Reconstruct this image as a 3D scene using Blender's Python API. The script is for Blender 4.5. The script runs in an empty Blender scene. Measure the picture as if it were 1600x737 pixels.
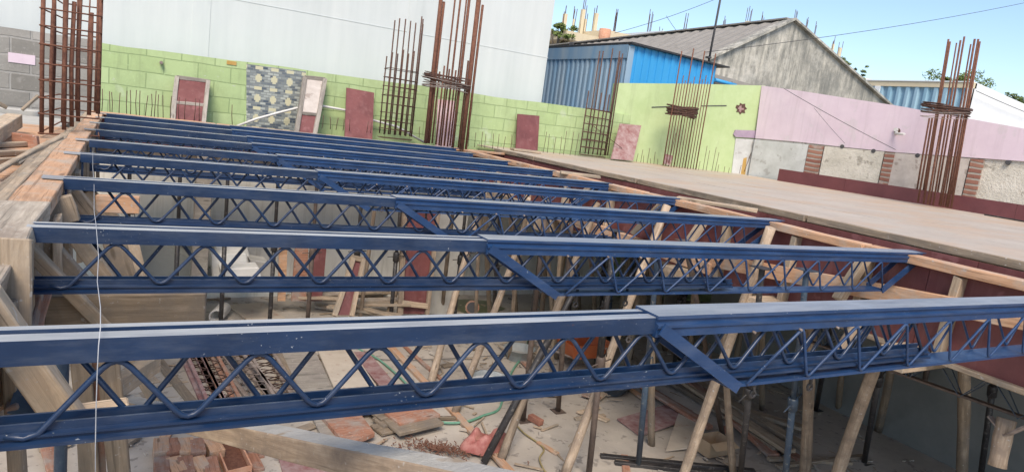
import bpy, math, random
from mathutils import Vector, Matrix
random.seed(7)
PI = math.pi
scn = bpy.context.scene
col = scn.collection
# ------------------------------------------------------------------ camera
EYE = Vector((0, 0, .5)); FPX = 1074.02; CX, CY = 800, 368.5
ROT = Matrix(((0.87013765, -0.03045482, -0.49186683),
              (-0.47589576, 0.20730911, -0.85471993),
              (0.12799881, 0.97780133, 0.16589414)))
cam = bpy.data.cameras.new('camera'); camo = bpy.data.objects.new('camera', cam); col.objects.link(camo)
camo.matrix_world = Matrix.Translation(EYE) @ ROT.to_4x4()
cam.sensor_width = 36; cam.lens = 36 * FPX / 1600; cam.clip_start = .05; cam.clip_end = 3000
scn.camera = camo
# ------------------------------------------------------------------ light
SUN_EL, SUN_DIR = 50, Vector((.45, .89))      # hazy sun from behind the camera, veiled: very soft shadows
w = bpy.data.worlds.new('World'); scn.world = w; w.use_nodes = True
nt = w.node_tree; sky = nt.nodes.new('ShaderNodeTexSky'); sky.sky_type = 'NISHITA'; sky.sun_disc = False
sky.sun_elevation = math.radians(SUN_EL)
sky.sun_rotation = math.atan2(-SUN_DIR.x, -SUN_DIR.y)
sky.air_density = 1.0; sky.dust_density = .7; sky.ozone_density = 2.0
bg = nt.nodes['Background']; bg.inputs['Strength'].default_value = .10
nt.links.new(sky.outputs[0], bg.inputs[0])
sl = bpy.data.lights.new('sun', 'SUN'); so = bpy.data.objects.new('sun', sl); col.objects.link(so)
sl.energy = 2.2; sl.angle = math.radians(26); sl.color = (1, .87, .72)
dv = Vector((SUN_DIR.x, SUN_DIR.y, -math.tan(math.radians(SUN_EL)) * SUN_DIR.length))
so.rotation_euler = dv.to_track_quat('-Z', 'Y').to_euler()
scn.view_settings.view_transform = 'Standard'; scn.view_settings.look = 'None'
scn.view_settings.exposure = 1.0; scn.view_settings.gamma = 1
scn.render.engine = 'CYCLES'

FLOOR = -2.5
# pixel (of the 1600 px photograph) -> point on a real plane of the place
def ray(x, y): return ROT @ Vector((x - CX, -(y - CY), -FPX)) / FPX
def az(x, y, z): r = ray(x, y); return EYE + r * ((z - EYE.z) / r.z)
def ay(x, y, Y): r = ray(x, y); return EYE + r * (Y / r.y)
def ax(x, y, X): r = ray(x, y); return EYE + r * (X / r.x)
def fl(x, y, h=0.): return az(x, y, FLOOR + h)
def apl(x, y, A, B):                          # vertical plane through A, B (plan points)
    d = Vector((B[0] - A[0], B[1] - A[1], 0)); n = Vector((d.y, -d.x, 0)); r = ray(x, y)
    return EYE + r * ((Vector((A[0], A[1], 0)) - EYE).dot(n) / r.dot(n))
def pix(P):
    c = ROT.transposed() @ (Vector(P) - EYE); return CX + FPX * c.x / -c.z, CY - FPX * c.y / -c.z

# ------------------------------------------------------------------ materials
MATS = {}
def nodes(name):
    m = bpy.data.materials.new(name); m.use_nodes = True; t = m.node_tree
    return m, t, t.nodes['Principled BSDF']
def N(t, ty, **kw):
    n = t.nodes.new(ty)
    for k, v in kw.items():
        if k in n.inputs: n.inputs[k].default_value = v
        else: setattr(n, k, v)
    return n
def c4(c): return (c[0], c[1], c[2], 1)
def coords(t, scale, rnd=True):
    tc = N(t, 'ShaderNodeTexCoord'); mp = N(t, 'ShaderNodeMapping'); mp.inputs['Scale'].default_value = scale
    t.links.new(tc.outputs['Object'], mp.inputs[0])
    if not rnd: return mp.outputs[0]
    oi = N(t, 'ShaderNodeObjectInfo'); mu = N(t, 'ShaderNodeMath', operation='MULTIPLY'); mu.inputs[1].default_value = 57.
    ad = N(t, 'ShaderNodeVectorMath', operation='ADD')
    t.links.new(oi.outputs['Random'], mu.inputs[0]); t.links.new(mp.outputs[0], ad.inputs[0]); t.links.new(mu.outputs[0], ad.inputs[1])
    return ad.outputs[0]
def noise(t, vec, scale, detail=4, rough=.6, dist=0.):
    n = N(t, 'ShaderNodeTexNoise'); n.inputs['Scale'].default_value = scale; n.inputs['Detail'].default_value = detail
    n.inputs['Roughness'].default_value = rough; n.inputs['Distortion'].default_value = dist
    t.links.new(vec, n.inputs['Vector']); return n.outputs['Fac']
def ramp(t, f, *st):
    r = N(t, 'ShaderNodeValToRGB'); e = r.color_ramp.elements
    while len(e) < len(st): e.new(.5)
    for k, (p, c) in zip(e, st): k.position = p; k.color = c4(c) if not isinstance(c, float) else (c, c, c, 1)
    t.links.new(f, r.inputs[0]); return r.outputs[0]
def mix(t, f, a, b, mode='MIX'):
    m = N(t, 'ShaderNodeMix', data_type='RGBA', blend_type=mode)
    for s, v in ((0, f), (6, a), (7, b)):
        if isinstance(v, (int, float)): m.inputs[s].default_value = v
        elif isinstance(v, tuple): m.inputs[s].default_value = c4(v)
        else: t.links.new(v, m.inputs[s])
    return m.outputs[2]
def bump(t, b, h, s=.4, d=.01):
    n = N(t, 'ShaderNodeBump'); n.inputs['Strength'].default_value = s; n.inputs['Distance'].default_value = d
    t.links.new(h, n.inputs['Height']); t.links.new(n.outputs[0], b.inputs['Normal'])
def vary(t, c, lo=.75, hi=1.2):
    oi = N(t, 'ShaderNodeObjectInfo'); mr = N(t, 'ShaderNodeMapRange'); mr.inputs[3].default_value = lo; mr.inputs[4].default_value = hi
    t.links.new(oi.outputs['Random'], mr.inputs[0])
    v = N(t, 'ShaderNodeVectorMath', operation='SCALE'); t.links.new(c, v.inputs[0]); t.links.new(mr.outputs[0], v.inputs['Scale'])
    return v.outputs[0]
def fin(m, t, b, c, rough=.8, metal=0.):
    t.links.new(c, b.inputs['Base Color'])
    if isinstance(rough, float): b.inputs['Roughness'].default_value = rough
    else: t.links.new(rough, b.inputs['Roughness'])
    b.inputs['Metallic'].default_value = metal
    MATS[m.name] = m; return m
def wood(name, c1, c2, dirt, amt=.5, lo=.75, hi=1.2):
    m, t, b = nodes(name); v = coords(t, (1, 1, 1))
    vs = coords(t, (1.7, 26, 26)); g = noise(t, vs, 1.6, 9, .72, .9)
    k = noise(t, coords(t, (1.2, 5, 5)), 1.2, 3)
    c = ramp(t, g, (.28, tuple(x * .55 for x in c1)), (.5, c1), (.72, c2))
    d = ramp(t, noise(t, v, 4.5, 5, .7), (.5 - .1 * amt, 0.), (.64, 1.))
    c = mix(t, d, c, dirt)
    d2 = ramp(t, k, (.58, 0.), (.66, .55)); c = mix(t, d2, c, tuple(x * .45 for x in c1)); kn = N(t, 'ShaderNodeTexVoronoi'); kn.inputs['Scale'].default_value = 1.; t.links.new(coords(t, (2.6, 9, 9)), kn.inputs['Vector']); c = mix(t, ramp(t, kn.outputs['Distance'], (.07, .8), (.13, 0.)), c, tuple(x * .35 for x in c1))
    c = mix(t, ramp(t, noise(t, coords(t, (1.2, 60, 60)), 1.5, 3), (.62, 0.), (.66, .7)), c, tuple(x * .4 for x in c1))
    sp = ramp(t, noise(t, v, 38, 2), (.66, 0.), (.72, .7)); c = mix(t, sp, c, (.42, .40, .37))
    bump(t, b, g, .55, .006)
    return fin(m, t, b, vary(t, c, lo, hi), .85)
wood('fresh_wood', (.50, .29, .17), (.62, .40, .26), (.42, .33, .26), .35, .9, 1.12)
wood('old_wood', (.28, .215, .15), (.42, .34, .255), (.21, .175, .14), .8)
wood('pale_wood', (.44, .335, .235), (.58, .475, .355), (.31, .26, .20), .6)
wood('cracked_wood', (.42, .36, .29), (.58, .52, .44), (.25, .20, .16), 1.)
wood('pole_wood', (.37, .28, .20), (.52, .43, .33), (.22, .17, .13), .8)
wood('red_plank', (.34, .16, .10), (.46, .25, .17), (.33, .27, .23), .6)
wood('grey_panel', (.30, .27, .23), (.38, .35, .31), (.24, .21, .19), .5)
def general(name, c1, c2, scale=3, sc=(1, 1, 1), rough=.85, bs=.3, bd=.004, spots=None, spc=(.5, .5, .48), rnd=False, streak=None):
    m, t, b = nodes(name); v = coords(t, sc, rnd); n = noise(t, v, scale, 7, .68)
    c = ramp(t, n, (.32, c1), (.66, c2))
    if spots: c = mix(t, ramp(t, noise(t, v, spots, 3, .6), (.60, 0.), (.66, .85)), c, spc)
    if streak: c = mix(t, ramp(t, noise(t, coords(t, (5, 5, .35), rnd), 2.2, 6, .7), (.50, 0.), (.72, streak[0])), c, streak[1])
    bump(t, b, noise(t, v, scale * 9, 5, .7), bs, bd)
    return fin(m, t, b, c, rough)
general('room_floor', (.345, .305, .26), (.51, .46, .395), 1.1, spots=9, spc=(.24, .215, .19), bs=.5, bd=.012)
general('ground', (.22, .19, .15), (.33, .29, .24), .4)
general('concrete', (.34, .33, .31), (.46, .45, .42), 3, rnd=True, bs=.4)
general('room_wall', (.64, .63, .59), (.76, .75, .70), 1.6, streak=(.65, (.36, .34, .29)))
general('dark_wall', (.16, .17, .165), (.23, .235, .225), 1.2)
general('maroon_ply', (.12, .035, .035), (.185, .06, .058), 4, sc=(1, 1, 1), rough=.55, spots=6, spc=(.22, .085, .085), rnd=True, streak=(.5, (.25, .12, .115)))
general('maroon_strip', (.105, .03, .035), (.15, .045, .05), 3, rough=.5, rnd=True)
general('mottled_ply', (.22, .085, .08), (.38, .28, .265), 9, rnd=True)
general('pink_ply', (.45, .28, .27), (.56, .42, .41), 5, rnd=True)
general('grey_paper', (.42, .37, .33), (.55, .50, .46), 7, rnd=True, spots=6, spc=(.30, .25, .22))
general('rust', (.10, .038, .024), (.20, .085, .05), 30, rough=.8, rnd=True, bs=.8, bd=.003)
general('dark_rust', (.055, .03, .024), (.13, .065, .045), 30, rough=.8, rnd=True)
general('wire_tie', (.15, .11, .09), (.32, .27, .24), 20, rnd=True)
general('black_steel', (.018, .018, .02), (.05, .045, .045), 14, rough=.5, rnd=True, spots=25, spc=(.12, .11, .10))
general('blue_steel', (.02, .04, .075), (.055, .085, .12), 14, rough=.45, rnd=True, spots=22, spc=(.2, .2, .19))
general('rust_steel', (.07, .05, .042), (.13, .095, .075), 14, rough=.7, rnd=True)
general('asbestos', (.24, .225, .20), (.33, .31, .28), 3, spots=6, spc=(.19, .18, .16))
general('lilac_paint', (.62, .50, .575), (.69, .575, .64), 2.2, streak=(.5, (.50, .41, .45)), bs=.3, spots=3.3, spc=(.60, .52, .56))
general('render_patch', (.42, .43, .41), (.60, .61, .60), 2.6, spots=7, spc=(.36, .35, .33))
general('bare_panel', (.50, .47, .40), (.70, .66, .58), 3.2, spots=6, spc=(.33, .30, .25), bs=.9, bd=.02)
general('cream_paint', (.62, .53, .36), (.70, .60, .42), 2)
general('white_paint', (.72, .74, .75), (.78, .80, .80), 2)
general('pvc', (.58, .57, .55), (.66, .65, .63), 5, rough=.5)
general('plaster_purple', (.30, .23, .31), (.38, .30, .38), 9)
general('ochre', (.42, .25, .06), (.52, .34, .12), 9)
general('cable', (.05, .05, .06), (.08, .08, .08), 5)
general('green_hose', (.10, .27, .18), (.18, .36, .26), 9, rough=.5)
general('yellow_cord', (.26, .20, .08), (.36, .29, .14), 9)
general('yellow_cloth', (.60, .52, .05), (.75, .68, .16), 22)
general('string', (.34, .36, .40), (.46, .47, .49), 22)
general('red_sack', (.30, .07, .06), (.50, .24, .20), 9, rough=.6)
general('orange_plastic', (.60, .13, .04), (.66, .20, .08), 6, rough=.5)
general('tub_plastic', (.24, .27, .28), (.40, .42, .41), 9, rough=.5)
general('cardboard', (.36, .25, .15), (.44, .32, .21), 6)
general('mortar_crumbs', (.13, .055, .035), (.22, .11, .07), 30)
general('moss_water', (.06, .075, .03), (.13, .14, .07), 8, rough=.3)
general('red_brick', (.26, .10, .07), (.38, .18, .12), 9, rnd=True, bs=.8, bd=.01)
general('orange_block', (.50, .23, .13), (.62, .36, .24), 9, rnd=True, bs=.5, bd=.006)
general('leaf', (.07, .11, .02), (.17, .22, .06), 3, rnd=True)
general('bark', (.10, .08, .06), (.16, .13, .10), 6)
general('stone_white', (.60, .59, .56), (.70, .69, .66), 4, rnd=True)
general('chalk_yellow', (.55, .48, .08), (.62, .55, .12), 9)
general('whitewash', (.34, .33, .31), (.50, .49, .46), 5, spots=5, spc=(.33, .25, .175), rnd=True, bs=.8, bd=.01)
general('sheet_ply', (.43, .36, .28), (.56, .49, .40), 2.5, rnd=True, spots=8, spc=(.40, .28, .22))

def blocks(name, c1, c2, mortar, bw=.40, bh=.20, ox=0., bs=.5, ms=.008, patch=None, dirt=False):
    m, t, b = nodes(name)
    tc = N(t, 'ShaderNodeTexCoord'); sp = N(t, 'ShaderNodeSeparateXYZ'); cb = N(t, 'ShaderNodeCombineXYZ')
    t.links.new(tc.outputs['Object'], sp.inputs[0]); t.links.new(sp.outputs[0], cb.inputs[0]); t.links.new(sp.outputs[2], cb.inputs[1])
    wv = N(t, 'ShaderNodeVectorMath', operation='ADD'); nz = N(t, 'ShaderNodeTexNoise'); nz.inputs['Scale'].default_value = 2.5
    t.links.new(tc.outputs['Object'], nz.inputs['Vector'])
    sc = N(t, 'ShaderNodeVectorMath', operation='SCALE'); sc.inputs['Scale'].default_value = .03 if bw > .3 else .06
    t.links.new(nz.outputs['Color'], sc.inputs[0]); t.links.new(cb.outputs[0], wv.inputs[0]); t.links.new(sc.outputs[0], wv.inputs[1])
    br = N(t, 'ShaderNodeTexBrick'); t.links.new(wv.outputs[0], br.inputs['Vector'])
    br.inputs['Color1'].default_value = c4(c1); br.inputs['Color2'].default_value = c4(c2); br.inputs['Mortar'].default_value = c4(mortar)
    br.inputs['Scale'].default_value = 1; br.inputs['Mortar Size'].default_value = ms; br.inputs['Mortar Smooth'].default_value = .35
    br.inputs['Brick Width'].default_value = bw; br.inputs['Row Height'].default_value = bh; br.inputs['Bias'].default_value = 0
    v = coords(t, (1, 1, 1), False)
    c = mix(t, ramp(t, noise(t, v, 3, 6, .7), (.45, 0.), (.70, .5)), br.outputs['Color'], tuple(x * .72 for x in c1))
    c = mix(t, ramp(t, noise(t, v, 26, 4, .7), (.58, 0.), (.70, .4)), c, tuple(min(1, x * 1.25) for x in c2))
    if patch: c = mix(t, ramp(t, noise(t, v, 1.3, 4, .7), (.60, 0.), (.66, .6)), c, patch)
    if dirt:
        c = mix(t, ramp(t, noise(t, coords(t, (4, 4, .5), False), 1.4, 7, .75), (.52, 0.), (.72, .55)), c, (.20, .25, .13))
        c = mix(t, ramp(t, noise(t, coords(t, (1, 1, 2), False), 5, 6, .8), (.61, 0.), (.66, .6)), c, (.50, .52, .44))
    iv = N(t, 'ShaderNodeMath', operation='SUBTRACT'); iv.inputs[0].default_value = 1.
    t.links.new(br.outputs['Fac'], iv.inputs[1])
    ad = N(t, 'ShaderNodeMath', operation='ADD'); ns = N(t, 'ShaderNodeMath', operation='MULTIPLY'); ns.inputs[1].default_value = .5
    t.links.new(noise(t, v, 22, 5), ns.inputs[0]); t.links.new(iv.outputs[0], ad.inputs[0]); t.links.new(ns.outputs[0], ad.inputs[1])
    bump(t, b, ad.outputs[0], bs, .01)
    return fin(m, t, b, c, .85)
blocks('green_blocks', (.385, .50, .235), (.44, .555, .285), (.27, .36, .17), patch=(.50, .57, .41), dirt=True)
blocks('grey_blocks', (.20, .19, .17), (.38, .365, .34), (.33, .32, .30), ms=.014, bs=.9, patch=(.46, .44, .41))
blocks('brick_pier', (.24, .10, .075), (.34, .17, .12), (.36, .33, .29), bw=.23, bh=.08, ms=.017, bs=1., patch=(.44, .41, .37))
# green plaster with ochre blotch near its right end
m, t, b = nodes('green_plaster'); v = coords(t, (1, 1, 1), False)
c = ramp(t, noise(t, v, 2.2, 6, .7), (.35, (.40, .51, .25)), (.65, (.47, .575, .31)))
sx = N(t, 'ShaderNodeSeparateXYZ'); t.links.new(v, sx.inputs[0])
mr = N(t, 'ShaderNodeMapRange'); mr.inputs[1].default_value = 9.9; mr.inputs[2].default_value = 10.35; t.links.new(sx.outputs[0], mr.inputs[0])
mm = N(t, 'ShaderNodeMath', operation='MULTIPLY'); t.links.new(mr.outputs[0], mm.inputs[0])
t.links.new(ramp(t, noise(t, v, 1.6, 3), (.40, 0.), (.52, 1.)), mm.inputs[1])
c = mix(t, ramp(t, noise(t, coords(t, (4, 4, .5), False), 1.4, 7, .75), (.52, 0.), (.74, .45)), c, (.27, .33, .18)); c = mix(t, mm.outputs[0], c, (.62, .50, .18)); bump(t, b, noise(t, v, 20, 5), .3, .006); fin(m, t, b, c, .85)
# dirty white facade
m, t, b = nodes('facade_white'); v = coords(t, (1, 1, 1), False)
c = ramp(t, noise(t, coords(t, (3, 3, .25), False), 1.2, 6, .65), (.3, (.52, .56, .555)), (.7, (.62, .65, .64)))
c = mix(t, ramp(t, noise(t, v, .7, 5, .6), (.4, 0.), (.7, .5)), c, (.60, .645, .65))
bump(t, b, noise(t, v, 6, 5), .25, .01); fin(m, t, b, c, .8)
# weathered gable render
m, t, b = nodes('weathered_render'); v = coords(t, (1, 1, 1), False)
c = ramp(t, noise(t, coords(t, (3.2, 3.2, .5), False), 1.3, 9, .8), (.36, (.15, .155, .14)), (.48, (.33, .32, .28)), (.62, (.60, .57, .49)))
c = mix(t, ramp(t, noise(t, v, .8, 6, .75), (.50, 0.), (.62, .8)), c, (.58, .56, .50)); c = mix(t, ramp(t, noise(t, v, .45, 6, .75), (.46, 0.), (.62, .7)), c, (.17, .175, .16))
bump(t, b, noise(t, v, 8, 6, .7), .5, .03); fin(m, t, b, c, .9)
# blue girder paint: glossy navy, cement specks, rubbed patches
def girder_mat(name, dust, k=1.):
    m, t, b = nodes(name); v = coords(t, (1, 1, 1))
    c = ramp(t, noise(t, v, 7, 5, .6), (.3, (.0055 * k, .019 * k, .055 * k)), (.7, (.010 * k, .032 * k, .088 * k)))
    cl = N(t, 'ShaderNodeMath', operation='MULTIPLY'); t.links.new(ramp(t, noise(t, v, 150, 2, .5), (.69, 0.), (.72, .8)), cl.inputs[0]); t.links.new(ramp(t, noise(t, v, 5, 3, .6), (.54, .0), (.62, 1.)), cl.inputs[1])
    c = mix(t, cl.outputs[0], c, (.36, .38, .40)); c = mix(t, ramp(t, noise(t, coords(t, (1, 6, 6)), 3.5, 6, .75), (.48, 0.), (.75, .20)), c, (.20, .22, .25)); c = mix(t, ramp(t, noise(t, v, 12, 5, .8), (.69, 0.), (.73, .55)), c, (.10, .045, .03))
    if dust: c = mix(t, ramp(t, noise(t, coords(t, (1, 8, 8)), 2.4, 6, .7), (.26, dust * .45), (.60, dust)), c, (.42, .44, .455) if dust > .5 else (.20, .30, .44)); b.inputs['Specular IOR Level'].default_value = .35; b.inputs['Coat Weight'].default_value = .10; b.inputs['Coat Roughness'].default_value = .3
    r = ramp(t, noise(t, v, 9, 4), (.3, .30), (.7, .50)); bump(t, b, noise(t, v, 60, 3), .12, .002)
    return fin(m, t, b, c, r)
girder_mat('girder_blue', 0); girder_mat('girder_dusty', .85); girder_mat('girder_top', .6); girder_mat('outer_sky_lit', 0, 1.7)  # outer sections: same paint lightened, sky reflection put into the colour
# corrugated sheets
def sheet(name, c1, c2, rough=.45):
    m, t, b = nodes(name); c = ramp(t, noise(t, coords(t, (2, 2, .3), False), 1.5, 6, .6), (.3, c1), (.7, c2)); return fin(m, t, b, c, rough)
sheet('sheet_faded', (.16, .32, .50), (.38, .46, .52)); sheet('sheet_bright', (.03, .29, .62), (.05, .35, .70)); sheet('sheet_stripe', (.22, .40, .52), (.34, .50, .60))
# deck boards: pale film with orange rust water stains lying along the boards
m, t, b = nodes('deck_board'); v = coords(t, (1, 1, 1), False)
c = ramp(t, noise(t, v, 1.5, 6, .65), (.3, (.41, .345, .28)), (.7, (.49, .43, .36)))
c = mix(t, ramp(t, noise(t, coords(t, (.55, 1.5, 1), False), 1.3, 4, .6), (.47, 0.), (.62, .6)), c, (.48, .335, .22))
c = mix(t, ramp(t, noise(t, v, 14, 5, .7), (.54, 0.), (.70, .5)), c, (.29, .245, .20)); c = mix(t, ramp(t, noise(t, v, 70, 3), (.70, 0.), (.74, .6)), c, (.60, .57, .52))
bump(t, b, noise(t, v, 18, 4), .15, .003); fin(m, t, b, c, .6)
# mosaic tiles: staggered blue grey / cream pieces in a repeating star
m, t, b = nodes('mosaic'); tc = N(t, 'ShaderNodeTexCoord'); sp = N(t, 'ShaderNodeSeparateXYZ'); t.links.new(tc.outputs['Object'], sp.inputs[0])
def mt(op, a, bb=None, c=None):
    n = N(t, 'ShaderNodeMath', operation=op)
    for i, q in enumerate((a, bb, c)):
        if q is None: continue
        if isinstance(q, (int, float)): n.inputs[i].default_value = q
        else: t.links.new(q, n.inputs[i])
    return n.outputs[0]
U = mt('MULTIPLY', sp.outputs[0], 1 / .205); V = mt('MULTIPLY', sp.outputs[2], 1 / .27)
fu = mt('ABSOLUTE', mt('SUBTRACT', mt('FRACT', U), .5)); fv = mt('ABSOLUTE', mt('SUBTRACT', mt('FRACT', V), .5))
star = mt('MAXIMUM', mt('MULTIPLY', mt('LESS_THAN', fu, .2), mt('LESS_THAN', fv, .11)), mt('MULTIPLY', mt('LESS_THAN', fu, .11), mt('LESS_THAN', fv, .2)))
fw = mt('ABSOLUTE', mt('SUBTRACT', mt('FRACT', mt('ADD', V, .5)), .5)); star = mt('MAXIMUM', star, mt('MULTIPLY', mt('LESS_THAN', fu, .24), mt('LESS_THAN', fw, .08)))
ck = N(t, 'ShaderNodeTexBrick'); cb = N(t, 'ShaderNodeCombineXYZ'); t.links.new(sp.outputs[0], cb.inputs[0]); t.links.new(sp.outputs[2], cb.inputs[1]); t.links.new(cb.outputs[0], ck.inputs['Vector'])
for k, q in (('Scale', 1), ('Brick Width', .075), ('Row Height', .034), ('Mortar Size', .004)): ck.inputs[k].default_value = q
ck.inputs['Color1'].default_value = (.06, .085, .12, 1); ck.inputs['Color2'].default_value = (.42, .45, .41, 1); ck.inputs['Mortar'].default_value = (.20, .21, .20, 1)
c = mix(t, star, ck.outputs['Color'], (.56, .53, .36)); bump(t, b, ck.outputs['Fac'], .3, -.003); fin(m, t, b, c, .4)

# ------------------------------------------------------------------ mesh helpers
class MB:
    def __init__(s): s.v = []; s.f = []; s.m = []; s.sm = []
    def add(s, vs, fs, mi=0, smooth=False):
        o = len(s.v); s.v += [Vector(p) for p in vs]
        for f in fs: s.f.append([i + o for i in f]); s.m.append(mi); s.sm.append(smooth)
        return s
    def box(s, a, b, mi=0):
        x0, y0, z0 = a; x1, y1, z1 = b
        return s.add([(x0, y0, z0), (x1, y0, z0), (x1, y1, z0), (x0, y1, z0), (x0, y0, z1), (x1, y0, z1), (x1, y1, z1), (x0, y1, z1)],
                     [(0, 3, 2, 1), (4, 5, 6, 7), (0, 1, 5, 4), (1, 2, 6, 5), (2, 3, 7, 6), (3, 0, 4, 7)], mi)
    def prism(s, pts, off, mi=0):          # polygon pts extruded by the vector off
        n = len(pts); off = Vector(off); P = [Vector(p) for p in pts]
        s.add(P + [p + off for p in P], [tuple(range(n)), tuple(range(2 * n - 1, n - 1, -1))] + [(i, i + n, (i + 1) % n + n, (i + 1) % n) for i in range(n)], mi)
        return s
    def bar(s, p, q, wd, th, up=(0, 0, 1), mi=0):
        p, q = Vector(p), Vector(q); d = (q - p).normalized(); u = Vector(up)
        y = u.cross(d)
        if y.length < 1e-3: y = Vector((1, 0, 0)).cross(d)
        y.normalize(); z = d.cross(y); y *= wd / 2; z *= th / 2
        return s.add([p - y - z, p + y - z, p + y + z, p - y + z, q - y - z, q + y - z, q + y + z, q - y + z],
                     [(0, 1, 2, 3), (7, 6, 5, 4), (0, 4, 5, 1), (1, 5, 6, 2), (2, 6, 7, 3), (3, 7, 4, 0)], mi)
    def tube(s, pts, r, n=6, mi=0, caps=True):
        P = [Vector(p) for p in pts]; R = r if isinstance(r, (list, tuple)) else [r] * len(P)
        o = []; y = None
        for i, p in enumerate(P):
            d = (P[min(i + 1, len(P) - 1)] - P[max(i - 1, 0)]).normalized()
            if y is None: y = d.orthogonal().normalized()
            else:
                y = y - d * y.dot(d); y.normalize()
            z = d.cross(y)
            for k in range(n):
                a = 2 * PI * k / n; o.append(p + (y * math.cos(a) + z * math.sin(a)) * R[i])
        fs = [(i * n + k, i * n + (k + 1) % n, (i + 1) * n + (k + 1) % n, (i + 1) * n + k) for i in range(len(P) - 1) for k in range(n)]
        s.add(o, fs, mi, True)
        if caps:
            m_ = len(s.v) - len(o); s.f.append([m_ + k for k in range(n)][::-1]); s.m.append(mi); s.sm.append(False)
            e = m_ + (len(P) - 1) * n; s.f.append([e + k for k in range(n)]); s.m.append(mi); s.sm.append(False)
        return s
    def build(s, name, mats, parent=None, M=None, bevel=0.):
        me = bpy.data.meshes.new(name); base = ploc(parent) if M is None else Vector()
        me.from_pydata([tuple(p - base) for p in s.v], [], s.f)
        for mm_ in ([mats] if isinstance(mats, str) else mats): me.materials.append(MATS[mm_])
        for p, mi, sm in zip(me.polygons, s.m, s.sm): p.material_index = mi; p.use_smooth = sm
        me.update()
        o = bpy.data.objects.new(name, me); col.objects.link(o)
        if parent: o.parent = parent
        if M is not None:
            M2 = Matrix.Translation(-ploc(parent)) @ M; o.matrix_basis = M2
        if bevel:
            bv = o.modifiers.new('bevel', 'BEVEL'); bv.width = bevel; bv.segments = 1; bv.limit_method = 'ANGLE'
        return o
def ploc(p):
    v = Vector()
    while p: v += p.location; p = p.parent
    return v
def tag(o, label, cat, group=None):
    o['label'] = label; o['category'] = cat
    if group: o['group'] = group
    return o
def struct(o): o['kind'] = 'structure'; return o
def thing(name, label, cat, loc=(0, 0, 0), group=None):
    o = bpy.data.objects.new(name, None); col.objects.link(o); o.location = loc; o.empty_display_size = .1
    return tag(o, label, cat, group)
def axis(p, q, up=(0, 0, 1), roll=0.):
    p, q = Vector(p), Vector(q); x = (q - p).normalized(); u = Vector(up); y = u.cross(x)
    if y.length < 1e-3: y = Vector((0, 1, 0)).cross(x)
    y.normalize(); z = x.cross(y)
    return Matrix.Translation(p) @ Matrix((x, y, z)).transposed().to_4x4() @ Matrix.Rotation(roll, 4, 'X'), (q - p).length
def lumber(name, p, q, wd, th, mat='old_wood', parent=None, up=(0, 0, 1), roll=0., jit=.004, bev=.004):
    """sawn timber from p to q: length along local x, slightly warped, worn ends"""
    M, L = axis(p, q, up, roll); b = MB(); n = max(2, int(L / .35) + 1); R = random
    wy, wz = R.uniform(-1, 1) * L * .004, R.uniform(-1, 1) * L * .003
    vs = []
    for i in range(n + 1):
        u = i / n; x = u * L; s_ = math.sin(PI * u)
        for (sy, sz) in ((-1, -1), (1, -1), (1, 1), (-1, 1)):
            e = R.uniform(-jit, jit) * 1.5 if i in (0, n) else 0
            vs.append((x + e, sy * wd / 2 + s_ * wy + R.uniform(-jit, jit), sz * th / 2 + s_ * wz + R.uniform(-jit, jit) * .6))
    fs = [(0, 3, 2, 1), tuple(4 * n + k for k in range(4))] + [(4 * i + k, 4 * i + (k + 1) % 4, 4 * i + 4 + (k + 1) % 4, 4 * i + 4 + k) for i in range(n) for k in range(4)]
    b.add(vs, fs); return b.build(name, mat, parent, M, bev)
def log(name, p, q, r0, r1, mat='pole_wood', parent=None, bend=.02):
    M, L = axis(p, q); b = MB(); n = max(5, int(L / .2)); R = random
    a, f = R.uniform(0, 6), R.uniform(.8, 1.5)
    pts = [(L * i / n, math.sin(a + f * 3 * i / n) * bend - math.sin(a) * bend, math.cos(a + f * 2.5 * i / n) * bend - math.cos(a) * bend) for i in range(n + 1)]
    rs = [(r0 + (r1 - r0) * i / n) * R.uniform(.93, 1.08) for i in range(n + 1)]
    b.tube(pts, rs, 9); return b.build(name, mat, parent, M)
def slab(name, pts, off, mat, parent=None, bevel=0.):
    return MB().prism(pts, off).build(name, mat, parent, None, bevel)
def zigrods(x0, x1, pitch, y, zt, zb, r, frac=.5, rb=.025):
    """one bent lattice rod: straight legs and rounded bends"""
    key = []; x = x0; up = False
    while x <= x1 + 1e-6:
        key.append(Vector((x, y, zt if up else zb))); x += pitch * (frac if up is False else 1 - frac); up = not up
    pts = [key[0] + Vector((-.045, 0, .006)), key[0] + Vector((-.015, 0, -.001)), key[0] + Vector((.008, 0, .006))] if zt > zb else [key[0]]
    for i in range(1, len(key) - 1):
        a, k, c = key[i - 1], key[i], key[i + 1]
        A = k + (a - k).normalized() * rb * 1.5; C_ = k + (c - k).normalized() * rb * 1.5
        for u in (0, .25, .5, .75, 1): pts.append(A * (1 - u) ** 2 + k * 2 * u * (1 - u) + C_ * u * u)
    pts.append(key[-1]); return pts

# ------------------------------------------------------------------ ground and room
g = MB().add([(-1500, -1500, FLOOR - .05), (1500, -1500, FLOOR - .05), (1500, 1500, FLOOR - .05), (-1500, 1500, FLOOR - .05)], [(0, 1, 2, 3)]).build('ground', 'ground'); struct(g)
vs = []; nx, ny = 60, 80
for j in range(ny + 1):
    for i in range(nx + 1):
        x = -2.5 + 10.6 * i / nx; y = -2 + 12.2 * j / ny
        vs.append((x, y, FLOOR + .012 * math.sin(x * 2.3 + y) + .010 * math.sin(y * 3.1 - x * 1.7) + random.uniform(-.004, .004)))
g = MB().add(vs, [(j * (nx + 1) + i, j * (nx + 1) + i + 1, (j + 1) * (nx + 1) + i + 1, (j + 1) * (nx + 1) + i) for j in range(ny) for i in range(nx)], 0, True).build('floor', 'room_floor'); struct(g)

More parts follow.
